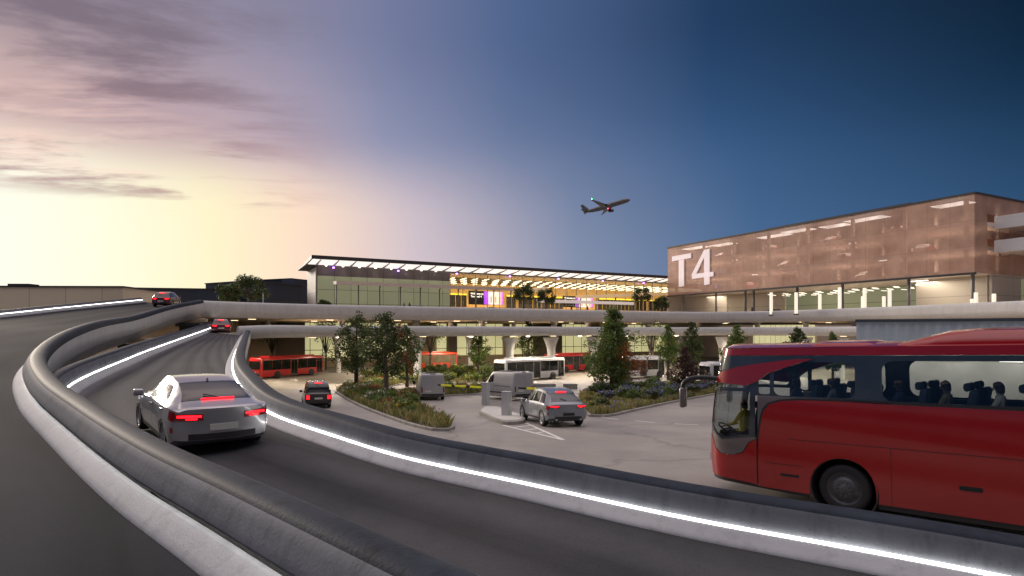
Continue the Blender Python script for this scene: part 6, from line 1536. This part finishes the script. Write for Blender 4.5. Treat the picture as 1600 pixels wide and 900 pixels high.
def shrub(kind, p, sc, label, group):
    if kind not in used: t = used[kind] = shrub_proto(kind, len(used) + 60)
    else: t = copy_tree(used[kind])
    t.location = (p[0], p[1], gz(p[1]) + .09); t.scale = (sc, sc, sc * .95); t.rotation_euler = (0, 0, random.uniform(0, 6.28)); relabel(t, label, group); return t
I1 = island([(523, 613), (545, 627), (572, 640), (600, 651), (650, 668), (690, 675), (709, 671.5), (706, 663), (680, 650), (655, 637), (648, 629), (668, 623), (705, 619), (748, 616.5), (752, 612), (700, 612), (652, 616), (622, 621), (600, 618), (592, 610), (632, 600), (640, 595), (600, 597), (560, 602)], 'island_kerb', 'island_soil')
I2 = island([(912, 645), (926, 652.5), (950, 651.5), (990, 643), (1040, 632), (1095, 621), (1150, 610), (1140, 602), (1090, 600), (1030, 600), (980, 602), (935, 607), (908, 616), (903, 632)], 'island_kerb', 'island_soil')
I3 = island([(560, 590), (640, 583), (760, 577), (772, 582), (768, 597), (700, 600), (640, 603), (612, 600)], 'verge_kerb', 'verge_soil')
grass('ornamental_grass', I1, 24, .62, 2, ('fl_y', 'fl_r', 'fl_w'), .05)
grass('meadow_grass', I2, 24, .42, 5, ('fl_y', 'fl_b', 'fl_y'), .05)
grass('verge_grass', I3, 5, .5, 7, ('fl_y', 'fl_w'), .03)
def rows_of(poly, kinds, n, sc, desc, group, seed, cond=lambda p: True):
    rnd = random.Random(seed); xs_ = [p[0] for p in poly]; ys_ = [p[1] for p in poly]; got = []; tries = 0
    while len(got) < n and tries < 6000:
        tries += 1; p = (rnd.uniform(min(xs_), max(xs_)), rnd.uniform(min(ys_), max(ys_)))
        if not inside(p, poly) or edge_d(p, poly) < .28 * sc or not cond(p) or any((Vector(p) - Vector(q)).length < .5 * sc for q in got): continue
        got.append(p); k = kinds[int(rnd.random() * len(kinds))]
        shrub(k, p, sc * rnd.uniform(.75, 1.25), desc % {'green': 'green', 'dark': 'dark green', 'blue': 'blue flowering', 'white': 'white flowering', 'yellow': 'yellow flowering', 'red': 'red flowering', 'rust': 'rust brown'}[k], group % k)
nearcond = lambda p: True
rows_of(I1, ['green', 'green', 'yellow', 'rust', 'red', 'dark', 'white'], 70, 1.35, 'low %s shrub among the grasses of the long island left of the barrier posts', '%s shrubs on the left island', 11)
rows_of(I2, ['dark', 'blue', 'blue', 'green'], 46, 1.5, '%s shrub around the foot of the big conical tree', '%s shrubs on the right island', 12, lambda p: edge_d(p, I2) > .9)
rows_of(I2, ['yellow', 'green', 'rust', 'yellow'], 34, .6, 'small %s plant along the front kerb of the right island', 'small %s plants on the right island kerb', 13, lambda p: edge_d(p, I2) < 1.0)
rows_of(I3, ['green', 'dark', 'yellow', 'dark'], 80, 1.9, '%s hedge shrub in the verge before the lit bus bays', '%s shrubs in the bus bay verge', 14)

# ------------------------------------------------------------------ barrier island, posts and arms, markings
isl = [(752, 641.5), (749, 647), (757, 651), (776, 660), (792, 664), (812, 663), (821, 658.5), (812, 652), (795, 646), (772, 638.5), (759, 638.5)]
poly = [tuple(G(*q)[:2]) for q in isl]; ar = sum(poly[i - 1][0] * poly[i][1] - poly[i][0] * poly[i - 1][1] for i in range(len(poly)))
if ar < 0: poly = poly[::-1]
poly = [(p.x, p.y) for p in resample(crom([Vector((*p, 0)) for p in poly + poly[:1]], 5), 60)[:-1]]
mb = MB(); K = lambda pl, z: [Vector((x, y, gz(y) + z)) for x, y in pl]
cxy = (sum(p[0] for p in poly) / len(poly), sum(p[1] for p in poly) / len(poly)); ins = [(p[0] * .96 + cxy[0] * .04, p[1] * .96 + cxy[1] * .04) for p in poly]
vs = mb.grid([K(poly, -.1), K(poly, .15), K(ins, .18)], closed=True, smooth=False); mb.bm.faces.new(vs[-1]); tag(mb.build('barrier_island_kerb', M['kerbc']), kind='structure')
mb = MB(); mb.face(K([(p[0] * .9 + cxy[0] * .1, p[1] * .9 + cxy[1] * .1) for p in poly], .186)); tag(mb.build('barrier_island_paving', mat('pale_paving', (.55, .53, .5), .7, var=.1)), kind='structure')
def cabinet(name, label, u, v, h, w_, d_, az, pan):
    p = G(u, v); t = thing(name, label, 'ticket post', (p.x, p.y, gz(p.y) + .185), R(az), 'steel ticket posts at the barrier')
    mb = MB(); mb.box((0, 0, h / 2), (w_, d_, h), bev=.015); mb.build('cabinet', M['steel'], t)
    mb = MB(); mb.box((0, 0, h + .012), (w_ + .04, d_ + .04, .03), bev=.008); mb.build('cap', M['steel'], t)
    mb = MB(); mb.box((w_ / 2 + .004, 0, h * .72), (.012, d_ * .66, h * .22), bev=.004); mb.build('screen', M['screen_dark'], t)
    mb = MB(); mb.box((w_ / 2 + .004, 0, h * .48), (.014, d_ * .5, .05), bev=.004); mb.build('ticket_slot', M['black'], t)
    return t
c1_ = cabinet('ticket_machine', 'slim taller steel post carrying the striped barrier arm, rear end of the kerb island', 759, 637.5, 1.42, .34, .42, 60, 1)
c2_ = cabinet('ticket_machine', 'wider shorter steel ticket post at the front end of the kerb island', 791.5, 654, 1.22, .40, .42, 60, 1)
M['yel'] = mat('reflective_yellow', (.75, .68, .02), .4, var=.06, emit=(.8, .75, .02), estr=.15)
def boom(label, p0, p1, z0, z1, nst):
    a = Vector((*p0, gz(p0[1]) + z0)); b = Vector((*p1, gz(p1[1]) + z1)); l = (b - a).length; d = (b - a).normalized()
    Mx = d.to_track_quat('X', 'Z').to_matrix().to_4x4(); Mx.translation = a
    t = thing('boom_gate', label, 'boom gate', M=Mx, group='striped barrier arms')
    mb = MB(); mb.box((l / 2 - .1, 0, 0), (l + .3, .07, .11), bev=.015); mb.build('arm', M['dark'], t)
    for i in range(nst):
        mb = MB(); x = .25 + (l - .2) * i / nst; mb.box((x + l * .12, 0, 0), (l * .24, .085, .125), bev=.01); mb.build('yellow_band', M['yel'], t)
    mb = MB(); mb.lathe([(.001, .1), (.09, .1), (.11, .06), (.11, -.06), (.09, -.1), (.001, -.1)], 14, Matrix.Rotation(R(90), 4, 'Z')); mb.build('pivot', M['dark'], t)
    return t
q0 = G(759, 637.5); ya = q0.y + .1
e0 = Vector(((685 - 800) / F * 42.0, 42.0))
boom('striped black and yellow arm reaching left from the slim steel post', (q0.x - .1, ya), tuple(e0), 1.3, 1.32, 3)
post = thing('barrier_post', 'dark barrier post hidden behind the slate grey suv', 'barrier post', (2.9, 36.5, gz(36.5)), 0)
mb = MB(); mb.box((0, 0, .6), (.34, .34, 1.2), bev=.02); mb.build('cabinet', M['dark'], post)
mb = MB(); mb.box((0, 0, 1.22), (.38, .38, .05), bev=.01); mb.build('cap', M['steel'], post)
boom('striped arm above the slate grey suv, before the larger van', (2.75, 36.5), ((811 - 800) / F * 37.5, 37.5), 1.27, 1.33, 2)
def paint_poly(name, polys, m=None):
    mb = MB()
    for pl in polys: mb.face([Vector((p.x, p.y, gz(p.y) + .004)) for p in (G(*q) for q in pl)])
    return tag(mb.build(name, m or M['mark']), kind='structure')
def stroke(a, b, w_):
    A, B_ = G(*a), G(*b); n = Vector((-(B_ - A).y, (B_ - A).x, 0)).normalized() * w_ / 2
    mb.face([Vector((p.x, p.y, gz(p.y) + .004)) for p in (A - n, B_ - n, B_ + n, A + n)])
mb = MB()
stroke((786, 664.5), (880, 687.5), .15); stroke((822, 661), (881, 687.5), .15)
tag(mb.build('road_marking', M['mark']), kind='structure')
mb = MB()
for a, b in (((804, 668), (829, 664.8)), ((819, 672.5), (842, 669.5)), ((836, 677), (853, 674.5))): stroke(a, b, .15)
for a, b in (((938, 651.6), (966, 655.6)), ((992, 657.5), (1023, 660.5)), ((1054, 662.5), (1091, 664))): stroke(a, b, .13)
o = mb.build('road_marking', M['mark']); o.location.z = .004; tag(o, kind='structure')
paint_poly('road_marking', [[(452, 593.2), (463, 592.2), (466, 593.6), (455, 594.6)], [(461, 590.6), (466.5, 595.6), (459, 595.8)]])
# low wall and verge pieces behind the suv
mb = MB()
for (u0, u1, v, y) in ((826, 868, 600, 62), (880, 902, 600, 62)):
    a, b = P(u0, v, y), P(u1, v, y); t = thing('low_wall', {826: 'longer low grey kerb wall between the larger van and the shrubs', 880: 'short low grey kerb wall next to the blue flowering shrubs'}[u0], 'wall', (a.x, y, gz(y)), 0)
    m2 = MB(); m2.box(((b.x - a.x) / 2, 0, .25), (b.x - a.x, .4, .5), bev=.02); m2.build('wall', M['kerbc'], t); m2 = MB(); m2.box(((b.x - a.x) / 2, 0, .525), (b.x - a.x + .1, .48, .06), bev=.01); m2.build('coping', M['conc_l'], t)
mb.bm.free()
p = G(1110, 611); bl = thing('bollard', 'short white bollard near the dark red conifer and the coach mirror', 'bollard', (p.x, p.y, gz(p.y) + .1)); mb = MB(); mb.tube([(0, 0, 0), (0, 0, .75), (0, 0, .8)], [.07, .07, .04], 10); mb.build('post', M['white'], bl); mb = MB(); mb.tube([(0, 0, .55), (0, 0, .65)], .074, 10); mb.build('band', M['dark'], bl)
# lamp post on the deck by the dark trees
p = P(411, 470, 90); lp = thing('lamp_post', 'thin grey lamp post right of the two dark deck trees', 'lamp post', (p.x, 90, 2.5)); mb = MB(); mb.tube([(0, 0, 0), (0, 0, 3.3)], [.08, .05], 8); mb.build('pole', M['steel'], lp); mb = MB(); mb.box((0, 0, 3.35), (.5, .2, .1), bev=.03); mb.build('lantern', M['dark'], lp)

# ------------------------------------------------------------------ aircraft
yA = 500.0
pn, pt_ = P(984.5, 311.5, yA - 6), P(911, 333.5, yA + 6)
fw = (pn - pt_); LA = fw.length; fw.normalize()
roll = R(8); rt = fw.cross(Vector((0, 0, 1))).normalized(); up = rt.cross(fw)
rt2 = rt * math.cos(roll) + up * math.sin(roll); up2 = up * math.cos(roll) - rt * math.sin(roll)
MA = Matrix((fw, -rt2, up2)).transposed().to_4x4(); MA.translation = pt_
pl_ = thing('airliner', 'twin engined airliner climbing to the right in the open sky', 'airplane', M=MA)
M['p_air'] = mat('airliner_paint', (.13, .125, .13), .35, var=.08, scale=.3); k = LA / 40
mb = MB(); mb.tube([(LA * f, 0, z * k) for f, z in ((0, .9), (.08, .6), (.2, .2), (.35, 0), (.6, 0), (.85, 0), (.94, -.1), (.98, -.25), (1, -.4))], [r * k for r in (.25, .9, 1.6, 2.0, 2.05, 2.05, 1.7, 1.05, .2)], 20); mb.build('fuselage', M['p_air'], pl_)
def wing(name, pts, th, par=pl_, m=None):
    """pts: (x, y, z, chord) from root to tip"""
    mb = MB(); rows = []
    for x, y, z, c in pts: rows.append([Vector((x - c * f, y, z + c * th * h)) for f, h in ((0, 0), (.12, .5), (.4, .6), (1, .02), (.4, -.45), (.12, -.4))])
    mb.grid([[q * k for q in r] for r in rows], closed=True, smooth=False); mb.cap([q * k for q in rows[-1]]); return mb.build(name, m or M['p_air'], par)
for sd_ in (1, -1):
    w_ = wing('wing', [(26, sd_ * 1.5, -1.2, 9), (20.5, sd_ * 8, -.6, 5), (13.5, sd_ * 18.5, 1.2, 1.6), (12.2, sd_ * 19.6, 1.9, .8)], .11)
    mb = MB(); mb.tube([Vector(q) * k for q in ((24.6, sd_ * 6.2, -2.5), (24.3, sd_ * 6.2, -2.5), (22.4, sd_ * 6.2, -2.5), (20, sd_ * 6.2, -2.4))], [1.05 * k, 1.25 * k, 1.25 * k, .7 * k], 16); mb.box(Vector((21.8, sd_ * 6.2, -1.4)) * k, (3.4 * k, .3 * k, 1.2 * k)); mb.build('engine', M['p_dark'], w_)
    wing('tailplane', [(5.2, sd_ * .5, .9, 4.2), (1.2, sd_ * 6.4, 1.4, 1.6)], .09)
    mb = MB(); bm_ = bmesh.new(); bmesh.ops.create_icosphere(bm_, subdivisions=2, radius=.22); mb._add(bm_, Matrix.Translation(Vector((12.4, sd_ * 19.7, 1.95)) * k)); mb.build('navigation_lamp', M['red_nav'] if sd_ > 0 else M['green_lamp'], w_)
mb = MB(); rows = [[Vector((x - c * f, h_ * c * .06, z)) * k for f, h_ in ((0, 0), (.3, 1), (1, 0), (.3, -1))] for x, z, c in ((6.5, 1.2, 5.6), (1.6, 7.6, 2.4))]; mb.grid(rows, closed=True, smooth=False); mb.cap(rows[-1]); mb.build('tail_fin', M['p_air'], pl_)
mb = MB(); bm_ = bmesh.new(); bmesh.ops.create_icosphere(bm_, subdivisions=2, radius=.35); mb._add(bm_, Matrix.Translation(Vector((21, 0, -2.15)) * k)); mb.build('beacon', M['red_nav'], pl_)
